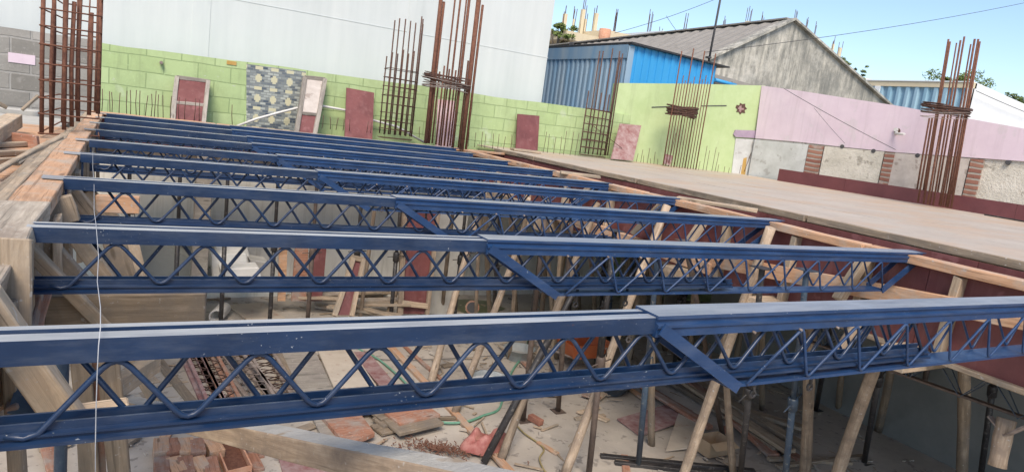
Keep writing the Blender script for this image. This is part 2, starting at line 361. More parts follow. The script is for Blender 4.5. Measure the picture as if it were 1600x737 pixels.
# ------------------------------------------------------------------ boundary walls
T = thing('block_wall', 'lime green painted concrete block wall along the back of the site', 'wall', (0, 10.1, FLOOR))
pts = [(-.36, 10.1, -.5), (8.35, 10.1, -.5), (8.35, 10.1, .86)]
xs = 8.35
while xs > -.36:
    xs -= .4; pts.append((max(xs, -.36), 10.1, .775 + .010 * xs + random.choice((0, 0, .012, -.012))))
slab('painted_blocks', pts, (0, .2, 0), 'green_blocks', T)
slab('lower_wall', [(-3.2, 10.1, FLOOR - .05), (8.6, 10.1, FLOOR - .05), (8.6, 10.1, -.502), (-3.2, 10.1, -.502)], (0, .2, 0), 'room_wall', T)
slab('mosaic_tiling', [ay(385, 100, 10.094), ay(385, 250, 10.094), ay(478, 262, 10.094), ay(478, 112, 10.094)], (0, .005, 0), 'mosaic', T)
for (x, y) in ((252, 98),): MB().tube([ay(x, y, 10.1), ay(x, y, 10.03)], .022, 8).build('pipe_stub', 'wire_tie', T)
a_ = ay(362, 98, 10.09); MB().box((a_.x - .06, 10.09, a_.z - .03), (a_.x + .06, 10.102, a_.z + .02)).build('orange_mark', 'ochre', T)
T = thing('block_wall', 'bare grey concrete block wall left of the green wall', 'wall', (-2, 10.1, FLOOR))
slab('grey_blocks', [(-9, 10.12, -.5), (-.362, 10.12, -.5), (-.362, 10.12, .79), (-1.3, 10.12, .79), (-1.7, 10.12, .81), (-9, 10.12, .85)], (0, .2, 0), 'grey_blocks', T)
MB().box((ay(13, 0, 10.1).x, 10.112, ay(30, 99, 10.11).z), (ay(56, 0, 10.1).x, 10.125, ay(30, 84, 10.11).z)).build('pink_block_face', 'lilac_paint', T)
T = tag(MB().box((-6, 9.2, -1.2), (-.85, 9.45, ay(20, 170, 9.2).z)).build('parapet_wall', 'concrete', None, None, .01), 'low smooth grey concrete parapet in front of the bare block wall', 'wall')

PA, PB = (7.55, 10.2), (10.45, 9.5)
T = thing('plaster_wall', 'taller lime green plastered wall with ochre patch beside the pink wall', 'wall', (9, 9.8, FLOOR))
tl, tr = apl(965, 130, PA, PB), apl(1196, 134, PA, PB)
slab('green_plaster', [(tl.x, tl.y, FLOOR - .05), (tr.x, tr.y, FLOOR - .05), tr, apl(1080, 131, PA, PB), tl], (.05, .2, 0), 'green_plaster', T)
n_ = Vector((-.06, -.24, 0)).normalized()
def on_wall(name, px, A, B, mat, parent, th=.012):
    return slab(name, [apl(x, y, A, B) + n_ * .004 for x, y in px], n_ * th, mat, parent)
on_wall('rough_ledge', [(1145, 210), (1148, 203), (1184, 204), (1183, 216), (1148, 214)], PA, PB, 'plaster_purple', T, .03)
on_wall('grey_patch', [(1149, 216), (1182, 218), (1172, 290), (1140, 290)], PA, PB, 'render_patch', T)
on_wall('ochre_streak', [(1161, 247), (1166, 246), (1163, 280), (1155, 280)], PA, PB, 'ochre', T, .016)
on_wall('broken_hole', [(1149, 168), (1151, 164), (1155, 165), (1156, 161), (1160, 163), (1164, 162), (1164, 167), (1167, 170), (1163, 172), (1164, 177), (1159, 176), (1156, 179), (1154, 175), (1150, 175), (1152, 171)], PA, PB, 'dark_rust', T, .006)
on_wall('broken_edge', [(1155, 166), (1158, 165), (1158, 169), (1162, 169), (1162, 172), (1158, 172), (1157, 176), (1154, 174), (1155, 171), (1152, 170)], PA, PB, 'mottled_ply', T, .010)
on_wall('crack', [(1018, 167), (1046, 166), (1046, 167.5), (1018, 168.5)], PA, PB, 'cable', T, .004)
on_wall('crack', [(1095, 165), (1135, 164.5), (1135, 166), (1095, 166.3)], PA, PB, 'cable', T, .004)
on_wall('small_hole', [(1185, 168), (1189, 168), (1189, 173), (1185, 173)], PA, PB, 'cable', T, .004)

QA, QB = (10.45, 9.5), (11.35, 4.9)
QD = (Vector(QB) - Vector(QA)).normalized(); qn = Vector((-QD.y, QD.x, 0)) * -1   # towards the site is -x
qn = Vector((QD.y, -QD.x, 0)); qn = qn if qn.x < 0 else -qn
T = thing('boundary_wall', 'long pale pink boundary wall over exposed masonry on the right', 'wall', (11, 7, FLOOR))
def q_(x, y, d=0.): return apl(x, y, QA, QB) + qn * d
e1 = Vector((QB[0], QB[1], 0)) + Vector((QD.x, QD.y, 0)) * 1.6
top = [q_(1190, 134), q_(1250, 142), q_(1320, 153), q_(1400, 165), q_(1500, 183), q_(1600, 201), q_(1680, 217)]
bot = [q_(1180, 216), q_(1250, 222), q_(1320, 230), q_(1400, 238), q_(1500, 245), q_(1600, 252), q_(1680, 258)]
b = MB(); b.prism(bot[::1] + top[::-1], -qn * .2); b.build('pink_render', 'lilac_paint', T)
lo = [Vector((p.x, p.y, FLOOR - .05)) for p in bot]
MB().prism([p + Vector((0, 0, 0)) - qn * .03 for p in lo] + [p - qn * .03 - Vector((0, 0, .002)) for p in bot[::-1]], -qn * .15).build('lower_masonry', 'bare_panel', T)
def strip(name, x0, x1, mat, d):
    u = [q_(x0, 300), q_(x1, 300)]; f = lambda x: (216 + (x - 1180) * .095) if x < 1400 else 238 + (x - 1400) * .07
    a, c = q_(x0, f(x0) + 2), q_(x1, f(x1) + 2)
    a2, c2 = Vector((a.x, a.y, -.3)), Vector((c.x, c.y, -.3))
    return MB().prism([a2 - qn * .04, c2 - qn * .04, c - qn * .04, a - qn * .04], qn * d).build(name, mat, T)
strip('grey_render', 1180, 1264, 'render_patch', .055)
strip('brick_pier', 1265, 1287, 'brick_pier', .06)
strip('bare_panel', 1289, 1382, 'bare_panel', .045)
strip('brick_pier', 1384, 1399, 'brick_pier', .06)
strip('brick_pier', 1518, 1538, 'brick_pier', .06)
strip('pale_render', 1396, 1516, 'grey_paper', .047)
for x, y in ((1316, 229), (1365, 236), (1434, 243), (1575, 254)):
    p = q_(x, y); MB().tube([p + qn * .012, p - qn * .02], .035, 10).build('pipe_hole', 'cable', T)
p = q_(1402, 205); MB().tube([p + qn * .008, p - qn * .02], .05, 9).build('wall_hole', 'dark_rust', T)
T = thing('waste_pipe', 'short white plastic pipe sticking out of a hole in the pink wall', 'pipe', p)
MB().tube([p - qn * .05, p + qn * .02 + Vector((0, 0, -.03)), p + qn * .05 + Vector((0, 0, -.045))], .022, 8).tube([p + qn * .05 + Vector((0, 0, -.045)), q_(1420, 211, .18)], .02, 8).build('pipe', 'pvc', T)
MB().tube([q_(1401, 203, .01), q_(1401, 203, .04)], .034, 10).build('collar', 'pvc', T)

# white neighbour building
T = thing('white_building', 'huge windowless white rendered building face behind the green wall', 'building', (0, 11, FLOOR))
xr = 6.34
MB().box((-30, 10.6, FLOOR - .05), (xr, 26, 16)).build('wall', 'facade_white', T)
for zb in (1.62, 4.6, 7.6): MB().box((-30, 10.595, zb), (xr + .012, 10.6, zb + .01)).build('floor_joint', 'facade_white', T)
for xb in (-2.3, .72, 3.75): MB().box((xb, 10.592, .5), (xb + .22, 10.6, 16)).build('column_band', 'facade_white', T)

# blue sheet shed
YS = 12.; cs = ay(985, 70, YS); XS = cs.x
T = thing('metal_shed', 'blue corrugated sheet metal shed behind the corner of the green walls', 'shed', (XS, YS, FLOOR))
def corr(p, q, z0, zt0, zt1, nv, amp, nrm, duty=.35):
    b = MB(); p, q = Vector(p), Vector(q); vs = []; k = 0; nrm = Vector(nrm); n = nv * 4
    for i in range(n + 1):
        u = i / n; ph = i % 4; o = amp if ph in (1, 2) else 0
        uu = u + (.0 if ph in (0, 2) else (duty - .5) / nv * .5)
        P = p.lerp(q, uu) + nrm * o; vs += [(P.x, P.y, z0), (P.x, P.y, zt0 + (zt1 - zt0) * uu)]
    b.add(vs, [(2 * i, 2 * i + 2, 2 * i + 3, 2 * i + 1) for i in range(n)]); return b
zc = cs.z; ze = ay(1120, 100, YS); bk = ax(840, 80, XS)
corr((XS, bk.y + 2, 0), (XS, YS, 0), FLOOR, zc, zc, 30, .03, (-1, 0, 0)).build('side_sheet', 'sheet_faded', T)
corr((XS, YS, 0), (ze.x, YS, 0), FLOOR, zc, ze.z - .03, 13, .02, (0, -1, 0), .1).build('front_sheet', 'sheet_bright', T)
slab('roof', [(XS - .05, YS - .12, zc + .01), (ze.x + .3, YS - .12, ze.z - .05), (ze.x + .3, YS - .12, ze.z - .02), (XS - .05, YS - .12, zc + .05)], (0, 8, 0), 'black_steel', T)
MB().box((XS - .045, YS + .01, zc - .28), (XS - .03, bk.y + 2, zc)).build('eave_flashing', 'sheet_faded', T)
MB().box((XS - .05, YS - .04, 0), (XS + .10, YS - .021, zc - .03)).build('corner_flashing', 'sheet_faded', T)
T = thing('antenna_pole', 'thin dark pole rising above the blue shed roof', 'pole', ay(1137, 110, 12.3))
MB().tube([ay(1136, 118, 12.3), ay(1148, 60, 12.3)], .03, 6).build('pole', 'cable', T) if 0 else None
MB().tube([ay(1107, 98, 12.3), ay(1128, -14, 12.3)], .028, 6).build('pole', 'cable', T)
MB().box(ay(1107, 90, 12.3) - Vector((.05, .05, .02)), ay(1107, 90, 12.3) + Vector((.05, .05, .02))).build('bracket', 'cable', T)

# big gabled building
YG = 17.; ap = ay(1238, 32, YG); T = thing('gabled_building', 'weathered grey concrete gable end with long asbestos sheet roof', 'building', (ap.x, YG, FLOOR))
gl, gr = ay(1098, 97, YG), ay(1385, 163, YG); gl2 = gl + (gl - ap) * .9; gr2 = gr + (gr - ap) * .25
slab('gable_wall', [(gl2.x, YG, FLOOR), (gr2.x, YG, FLOOR), (gr2.x, YG, gr2.z), ap, (gl2.x, YG, gl2.z)], (0, .25, 0), 'weathered_render', T)
b = MB(); nseg = 60; YE = 34.; dz = ax(870, 76, ap.x).z - ap.z
for (e, s_) in ((gl2, -1), (gr2, 1)):
    vs = []
    for i in range(nseg + 1):
        y = YG + .2 + (YE - YG) * i / nseg; o = .05 if i % 2 else 0; d = dz * (y - YG) / (YE - YG)
        vs += [(ap.x, y, ap.z + .02 + o + d), (e.x, y, e.z + .02 + o + d)]
    b.add(vs, [(2 * i, 2 * i + 1, 2 * i + 3, 2 * i + 2) for i in range(nseg)])
b.build('roof', 'asbestos', T)
MB().bar(ap + Vector((0, .1, .05)), (ap.x, YE, ap.z + .12 + dz), .35, .05).build('ridge_cap', 'asbestos', T)
b = MB()
b.bar(ap + Vector((0, .05, .04)), gl2 + Vector((0, .05, .05)), .4, .07); b.bar(ap + Vector((0, .05, .04)), gr2 + Vector((0, .05, .05)), .4, .07); b.build('verge', 'weathered_render', T)
for x, y in ((1102, 56), (975, 66), (897, 72)):
    p = ax(x, y, ap.x - .05); MB().box(p - Vector((.2, .15, .1)), p + Vector((.25, .15, .14))).build('ridge_bracket', 'cable', T)
T = thing('lean_to', 'low dark mossy roof edge below the concrete gable', 'roof', ay(1120, 130, 14.))
slab('roof_edge', [ay(1117, 116, 14.), ay(1117, 133, 14.), ay(1190, 150, 14.), ay(1186, 135, 14.)], (.3, 1.6, .0), 'asbestos', T)
MB().tube([ay(1117, 125, 13.9), ay(1150, 134, 13.9)], .05, 6).build('gutter', 'sheet_bright', T)
MB().box((ay(1117, 133, 14.2).x, 14.1, FLOOR), (ay(1188, 133, 14.2).x, 14.3, ay(1117, 133, 14.2).z - .05)).build('wall', 'weathered_render', T)

# white shed far right
YW = 15.; wc = ay(1525, 130, YW); T = thing('white_shed', 'sunlit white shed with blue striped sheet side beyond the pink wall', 'shed', (wc.x, YW, FLOOR))
w2 = ay(1680, 200, YW); far = ax(1345, 133, wc.x)
b = MB(); b.prism([(wc.x, YW, FLOOR), (w2.x, YW, FLOOR), (w2.x, YW, w2.z), (wc.x, YW, wc.z)], (0, .15, 0)); b.build('front_wall', 'white_paint', T)
zz = wc.z - .20
corr((wc.x, far.y + 1, 0), (wc.x, YW, 0), FLOOR, zz, zz, 15, .10, (-1, 0, 0)).build('side_sheet', 'sheet_stripe', T)
MB().box((wc.x - .12, YW, zz), (wc.x + .1, far.y + 1, wc.z)).build('fascia', 'cream_paint', T)
p1 = ax(1375, 133, wc.x); MB().box((wc.x - .14, p1.y - .12, FLOOR), (wc.x - .104, p1.y + .12, zz)).build('post', 'white_paint', T)
p1 = ax(1513, 133, wc.x); MB().box((wc.x - .14, YW - .01, FLOOR), (wc.x - .104, p1.y, zz)).build('post', 'white_paint', T)
slab('roof', [(wc.x - .15, YW + .02, wc.z + .01), (w2.x, YW + .02, w2.z + .01), (w2.x, YW + .02, w2.z + .05), (wc.x - .15, YW + .02, wc.z + .05)], (0, far.y + 1 - YW, 0), 'white_paint', T)

# distant unfinished concrete frame building: columns with starter bars over its flat roof
YU = 48.
T = thing('unfinished_building', 'distant cream building with unfinished rooftop columns and starter bars', 'building', ay(920, 60, YU))
def farcol(x, yt, yb, wpx, bars, ybar, YY=YU, parent=None, conc=True):
    p0, p1 = ay(x, yb, YY), ay(x + (yb - yt) * .10, yt, YY); wd = wpx / 1074 * YY * .9
    if conc:
        c_ = MB().box((p0.x - wd / 2, YY - wd / 2, p0.z - 1.), (p0.x + wd / 2, YY + wd / 2, p1.z)).build('column', 'cream_paint', parent)
    else: c_ = MB().box((p0.x - wd / 2, YY - wd / 2, p0.z - 1.2), (p0.x + wd / 2, YY + wd / 2, p0.z - .6)).build('column', 'cream_paint', parent)
    zt = ay(x, ybar, YY).z; b = MB()
    for k in range(bars):
        xx = p0.x + wd * (-.45 + .9 * k / max(1, bars - 1)); h = zt + random.uniform(-.5, .3); yy = YY + random.choice((-.4, .4)) * wd
        b.tube([(xx, yy, p0.z - .8), (xx + random.uniform(-.12, .12), yy, h)], .028, 4)
    o = b.build('starter_bars', 'dark_rust', c_ if conc else c_)
FB = []
for (x, yt, yb, wpx, nb, yr) in ((880, 22, 48, 7, 4, 12), (894, 30, 50, 3, 3, 10), (907, 15, 48, 7, 4, -6), (913, 30, 48, 4, 3, 12), (928, 21, 50, 7, 3, 6), (958, 40, 62, 4, 5, 18)):
    farcol(x, yt, yb, wpx, nb, yr, YU, T, yt < 40)
q0, q1 = ay(870, 52, YU), ay(962, 64, YU)
MB().box((q0.x, YU - 2, q0.z - 9), (q1.x - 2, YU + 6, q0.z - 1.6)).build('wall', 'white_paint', T)
MB().box((q0.x - 1, YU - 3, q0.z - .7), (ay(915, 50, YU).x, YU + 6, q0.z - .1)).build('roof_slab', 'cream_paint', T)
MB().box((ay(910, 60, YU).x, YU - 3.2, ay(950, 62, YU).z - .6), (q1.x, YU + 6, ay(950, 62, YU).z + .2)).build('roof_slab', 'cream_paint', T)
p = ay(945, 52, YU - 3.1); MB().tube([p + Vector((0, 0, -1.2)), p + Vector((0, 0, .3))], .45, 10).build('water_tank', 'orange_block', T)
T = thing('unfinished_building', 'far flat roof hidden behind the asbestos ridge with starter bar clusters rising', 'building', ay(1150, 70, YU + 4))
for (x, yt, yb, wpx, nb, yr, cc) in ((1010, 55, 62, 9, 4, 15, 0), (1066, 50, 60, 8, 4, 24, 0), (1030, 50, 60, 4, 2, 38, 0), (1128, 50, 60, 8, 4, 26, 0), (1164, 33, 60, 9, 4, 12, 1), (1186, 45, 60, 7, 3, 20, 0), (1232, 60, 80, 8, 4, 12, 0), (1252, 60, 80, 4, 3, 26, 0), (1266, 60, 80, 5, 3, 36, 0), (1294, 68, 110, 5, 3, 56, 1), (1306, 74, 110, 6, 3, 66, 1)):
    farcol(x, yt, yb, wpx, nb, yr, YU + 4, T, bool(cc))
q0, q1 = ay(985, 80, YU + 4), ay(1340, 130, YU + 4)
MB().box((q0.x, YU, FLOOR), (q1.x, YU + 12, q1.z)).build('wall', 'white_paint', T)

# trees far off
def tree(label, x, y, YY, w_, h_, n, seed, off=0.):
    R = random.Random(seed); c = ay(x, y, YY); T = thing('tree', label, 'tree', (c.x, c.y, FLOOR), 'trees on the skyline')
    MB().tube([(c.x, c.y, FLOOR), (c.x + .2, c.y, (FLOOR + c.z) / 2), (c.x, c.y, c.z)], [.3, .22, .1], 7).tube([(c.x, c.y, c.z - h_), (c.x + w_ * .5, c.y, c.z + h_ * .2)], [.12, .04], 5).tube([(c.x, c.y, c.z - h_), (c.x - w_ * .5, c.y, c.z)], [.12, .04], 5).build('trunk', 'bark', T)
    cl = [(R.gauss(0, w_ * .42), R.gauss(0, w_ * .4), R.gauss(0, h_ * .32), R.uniform(.12, .34) * w_) for _ in range(16)]
    b = MB()
    for _ in range(n):
        k = R.choice(cl); d = Vector((R.gauss(0, 1), R.gauss(0, 1), R.gauss(0, 1))).normalized() * k[3] * R.uniform(.4, 1)
        p = c + Vector((k[0], k[1], k[2])) + Vector((d.x, d.y, d.z * .55)); u = Vector((R.gauss(0, 1), R.gauss(0, 1), R.gauss(0, 1))).normalized(); v_ = u.orthogonal().normalized(); s_ = R.uniform(.08, .2)
        b.add([p - u * s_, p + v_ * s_ * .5, p + u * s_, p - v_ * s_ * .5], [(0, 1, 2, 3)])
    b.build('crown', 'leaf', T)
tree('pale green tree beside the edge of the white building', 874, 50, 46, 1.5, 2.2, 1500, 1)
tree('broad flat green tree crown above the white shed', 1498, 126, 40, 3.2, 1.5, 2600, 2)
tree('small sparse bush top at the right edge of the skyline', 1592, 158, 44, 1.7, 1.0, 900, 3)
tree('thin pale tree right of the white shed roof', 1578, 152, 60, 1.6, 1.2, 500, 6)
tree('small dark bush just right of the gable slope', 1334, 118, 44, 1.1, 1.0, 700, 4)
tree('scruffy bush touching the sloping edge of the gable', 1318, 100, 44, .9, .6, 400, 5)

# overhead cables
def cable(label, pts, r=.012, name='cable', mat='cable'):
    return tag(MB().tube(pts, r, 5).build(name, mat), label, 'cable')
def sag(a, b_, s_, n=10): return [a.lerp(b_, i / n) - Vector((0, 0, s_ * 4 * (i / n) * (1 - i / n))) for i in range(n + 1)]
cable('black overhead cable crossing the sky from the gable to the right', sag(ay(1100, 82, 13.5), ay(1660, -8, 13.5), .15), .008)
cable('thin overhead cable rising from behind the roof ridge', sag(ay(960, 52, 30), ay(1125, -4, 30), .12), .014)
cable('cable running down above the white shed roof', sag(ay(1525, 142, 14.8), ay(1640, 190, 14.8), .03), .012)
cable('short cable dangling off the thin overhead cable', sag(ay(1041, 25, 30), ay(1060, 52, 30), .03, 4), .012)
cable('thin cable near the skyline at the right edge', sag(ay(1570, 148, 44), ay(1680, 160, 44), .1, 4), .03)
cable('wire slanting down across the pink wall', sag(q_(1231, 140, .15), q_(1405, 235, .15), .02), .005)
cable('fine wire hanging from the slanting wire on the pink wall', sag(q_(1278, 170, .15), q_(1326, 225, .15), .01, 4), .003)

# ------------------------------------------------------------------ right deck (slab shuttering)
T = thing('slab_shuttering', 'pale stained shuttering deck laid out on the right of the girders', 'formwork deck', (4.9, 2, -.02))
ZD = .03
k = 0; x0 = 4.92
cols_ = [4.92, 6.14, 7.36, 8.58, 9.8, 11.2]
for i in range(len(cols_) - 1):
    y = -1.
    while y < 10.05:
        y2 = min(y + 2.44, 10.05); xa, xb = cols_[i] + .003, cols_[i + 1] - .003
        dz_ = random.uniform(-.0012, .0012)
        if xb > 10.3 and y > 8.6: xb = 10.4
        MB().box((xa, y + .003, ZD - .018 + dz_), (xb, y2 - .003, ZD + dz_)).build('deck_sheet', 'deck_board', T); y = y2
lumber('edge_board', (4.90, 1.2, .012), (4.90, 3.7, .012), .05, .055, 'old_wood', T)
lumber('edge_board', (4.89, 3.72, .010), (4.90, 5.9, .012), .05, .055, 'old_wood', T)
lumber('edge_board', (4.88, 5.92, .014), (4.87, 8.1, .014), .05, .05, 'old_wood', T)
lumber('edge_board', (4.87, 8.12, .012), (4.87, 9.3, .012), .05, .05, 'old_wood', T)
for y in (.2, 1.4, 2.6, 3.8, 5., 6.2, 7.4, 8.6): lumber('joist', (4.95, y, -.045), (11., y, -.045), .07, .09, 'old_wood', T)
# beam trough between the girders and the deck
T = thing('beam_formwork', 'long maroon sided beam trough bearing the right ends of the blue girders', 'formwork', (4.5, 5, -.5))
def rb(y): return 4.27 - .012 * (y - 2) + (.0 if y < 6 else .0)
ys = [.6, 2.75, 5.0, 7.1, 9.3]
for i in range(4):
    ya, yb = ys[i], ys[i + 1]
    lumber('top_plank', (rb(ya) + .03, ya + .01, -.035), (rb(yb) + .03, yb - .01, -.035), .10, .055, 'fresh_wood', T)
for i in range(5):
    ya, yb = .6 + i * 1.75, .6 + (i + 1) * 1.75 - .004
    slab('side_panel', [(rb(ya) + .06, ya, -.066), (rb(yb) + .06, yb, -.066), (rb(yb) + .06, yb, -.60), (rb(ya) + .06, ya, -.60)], (.012, 0, 0), 'maroon_ply', T)
    slab('side_panel', [(4.86, ya, -.02), (4.86, yb, -.02), (4.86, yb, -.60), (4.86, ya, -.60)], (.012, 0, 0), 'maroon_ply', T)
for i in range(4): lumber('bottom_board', (4.58, .6 + i * 2.2, -.60), (4.58, .6 + (i + 1) * 2.2 - .02, -.60), .58, .03, 'old_wood', T)
for y in (1.55, 2.15, 2.72, 3.3, 3.95, 4.75, 5.5, 6.3, 7.1, 7.9): lumber('stud', (rb(y) + .03, y, -.07), (rb(y) + .03, y + .02, -.56), .08, .05, 'pale_wood', T, up=(0, 1, 0))
lumber('wale', (4.24, 1.3, -.16), (4.24, 4.15, -.44), .05, .11, 'fresh_wood', T)
lumber('wale', (4.23, 4.0, -.50), (4.2, 6.6, -.48), .06, .10, 'fresh_wood', T)
lumber('wale', (4.2, 6.5, -.5), (4.17, 9., -.5), .06, .10, 'pale_wood', T)
for y in (2.3, 3.35, 4.3, 5.4, 6.5): lumber('packing_block', (4.05, y, -.62), (4.6, y + .02, -.62), .16, .13, 'pale_wood', T)
for (a, c, l) in (((4.16, 6.35, .0), (4.55, 6.15, .0), 'pale offcut board lying across the right beam trough nearest the far corner'),
                  ((4.30, 4.62, .0), (4.75, 4.1, .0), 'grey offcut board bridging the trough in the middle of the right beam')):
    tag(lumber('offcut', a, c, .14, .03, 'pale_wood'), l, 'board')
tag(lumber('offcut', az(800, 233, ZD + .02), az(842, 238, ZD + .02), .25, .03, 'pale_wood'), 'short white board lying on the far left corner of the deck', 'board')
for i, (p, q, l) in enumerate((((1185, 274), (1222, 271), 'pale scrap board lying on the deck beside the maroon kicker end'), ((1192, 269), (1215, 265), 'thin pale scrap board tucked behind the other scrap by the grey wall patch'))):
    tag(lumber('offcut', az(*p, ZD + .02), az(*q, ZD + .04), .10, .02, 'pale_wood'), l, 'board')
# maroon kicker along the right boundary
T = thing('edge_shutter', 'long dark maroon kicker board standing along the right edge of the deck', 'formwork', (10.7, 7, ZD))
ka, kb = az(1214, 282, ZD), az(1600, 345, ZD); kd = (kb - ka).normalized(); nn = Vector((-kd.y, kd.x, 0)) * -1
for i in range(4):
    p, q = ka + kd * (1.22 * i + .002), ka + kd * (1.22 * (i + 1) - .002)
    slab('shutter_board', [p, q, q + Vector((0, 0, .215)), p + Vector((0, 0, .215))], (.014, 0, 0), 'maroon_strip', T)
tag(lumber('steel_bar', az(1538, 335, ZD + .01), az(1625, 350, ZD + .01), .03, .02, 'black_steel'), 'black flat bar lying on the deck near the maroon kicker', 'bar')
# far beam
T = thing('beam_formwork', 'far beam shuttering between the last girder and the green wall', 'formwork', (2, 9.4, -.45))
MB().box((-.38, 9.02, -.50), (4.9, 9.034, -.03)).build('side_panel', 'maroon_ply', T)
for i in range(4): lumber('top_plank', (-.38 + 1.31 * i, 9.0, -.018), (-.39 + 1.31 * (i + 1), 9.0, -.018), .10, .03, 'fresh_wood', T)
MB().box((-.38, 9.06, -.5), (4.9, 9.47, -.04)).build('beam_bed', 'old_wood', T)
for i in range(9): lumber('stud', (-.1 + .55 * i, 8.99, -.04), (-.1 + .55 * i, 8.99, -.52), .08, .05, 'pale_wood', T, up=(1, 0, 0))
lumber('wale', (-.3, 8.93, -.42), (4.3, 8.93, -.42), .05, .09, 'old_wood', T)
# left beam
T = thing('beam_formwork', 'left beam shuttering of orange and grey planks bearing the girder tips', 'formwork', (-.35, 5, -.3))
for ya, yb, mt_ in ((2.62, 4.75, 'fresh_wood'), (4.76, 6.9, 'fresh_wood'), (6.91, 9.05, 'fresh_wood')):
    lumber('top_plank', (-.30, ya, -.035), (-.30, yb, -.035), .13, .05, mt_, T)
lumber('worn_plank', (-.345, 1.55, -.035), (-.335, 2.9, -.03), .20, .06, 'cracked_wood', T, jit=.007)
lumber('old_plank', (-.385, 2.85, -.02), (-.375, 9.0, -.02), .045, .03, 'pale_wood', T, jit=.004)
lumber('old_plank', (-.43, 2.3, -.045), (-.43, 5.4, -.04), .05, .045, 'old_wood', T)
MB().box((-.275, 1.2, -.46), (-.262, 9.0, -.064)).build('side_panel', 'old_wood', T)
MB().box((-1.0, 1.2, -.50), (-.262, 9.0, -.475)).build('bottom_board', 'maroon_ply', T)
MB().box((-1.15, 1.6, -.09), (-.45, 7.2, -.07)).build('outer_sheet', 'red_plank' if 0 else 'mottled_ply' if 0 else 'fresh_wood', T)
for (y, dx, mt_) in ((1.95, .02, 'old_wood'), (2.45, .0, 'old_wood'), (3.1, .03, 'pale_wood'), (3.75, .02, 'old_wood'), (4.5, .02, 'pale_wood'), (5.3, .02, 'old_wood'), (6.2, .02, 'pale_wood'), (7.2, .02, 'old_wood')):
    lumber('stud', (-.255 + dx, y, -.09), (-.235 + dx, y + .05, -.62), .09, .03, mt_, T, up=(1, 0, 0))
for i, (px0, px1, l, wd, z0) in enumerate((((-8, 268), (95, 215), 'long pale loose plank lying aslant beside the left beam', .035, -.02), ((25, 256), (118, 198), 'thin loose plank between the aslant plank and the left beam edge', .03, -.03), ((10, 330), (85, 245), 'narrow grey batten on the brown sheet left of the beam', .03, -.04))):
    tag(lumber('loose_plank', az(*px0, z0), az(*px1, z0 + .01), wd, .02, 'pale_wood'), l, 'plank')
tag(lumber('timber_block', az(-25, 218, .0), az(22, 188, .02), .10, .10, 'pale_wood'), 'square timber end poking in at the left edge below the grey parapet', 'timber')
for (pa, pb, l) in (((-10, 227), (58, 224), 'upper one of the cross battens at the far left edge'), ((-10, 240), (50, 238), 'middle one of the cross battens at the far left edge'), ((-10, 252), (28, 251), 'lower one of the cross battens at the far left edge')):
    tag(lumber('batten', az(*pa, -.05), az(*pb, -.05), .03, .03, 'pale_wood'), l, 'batten')
tag(lumber('batten', az(20, 217, -.03), az(60, 222, -.03), .03, .08, 'red_plank'), 'short reddish board standing on edge beside the square timber end', 'board')
tag(MB().box((-2.5, 6.6, -1.), (-.55, 9.1, -.13)).build('column_head', 'concrete', None, None, .02), 'rough grey concrete top below the tall left rebar cage', 'concrete block')

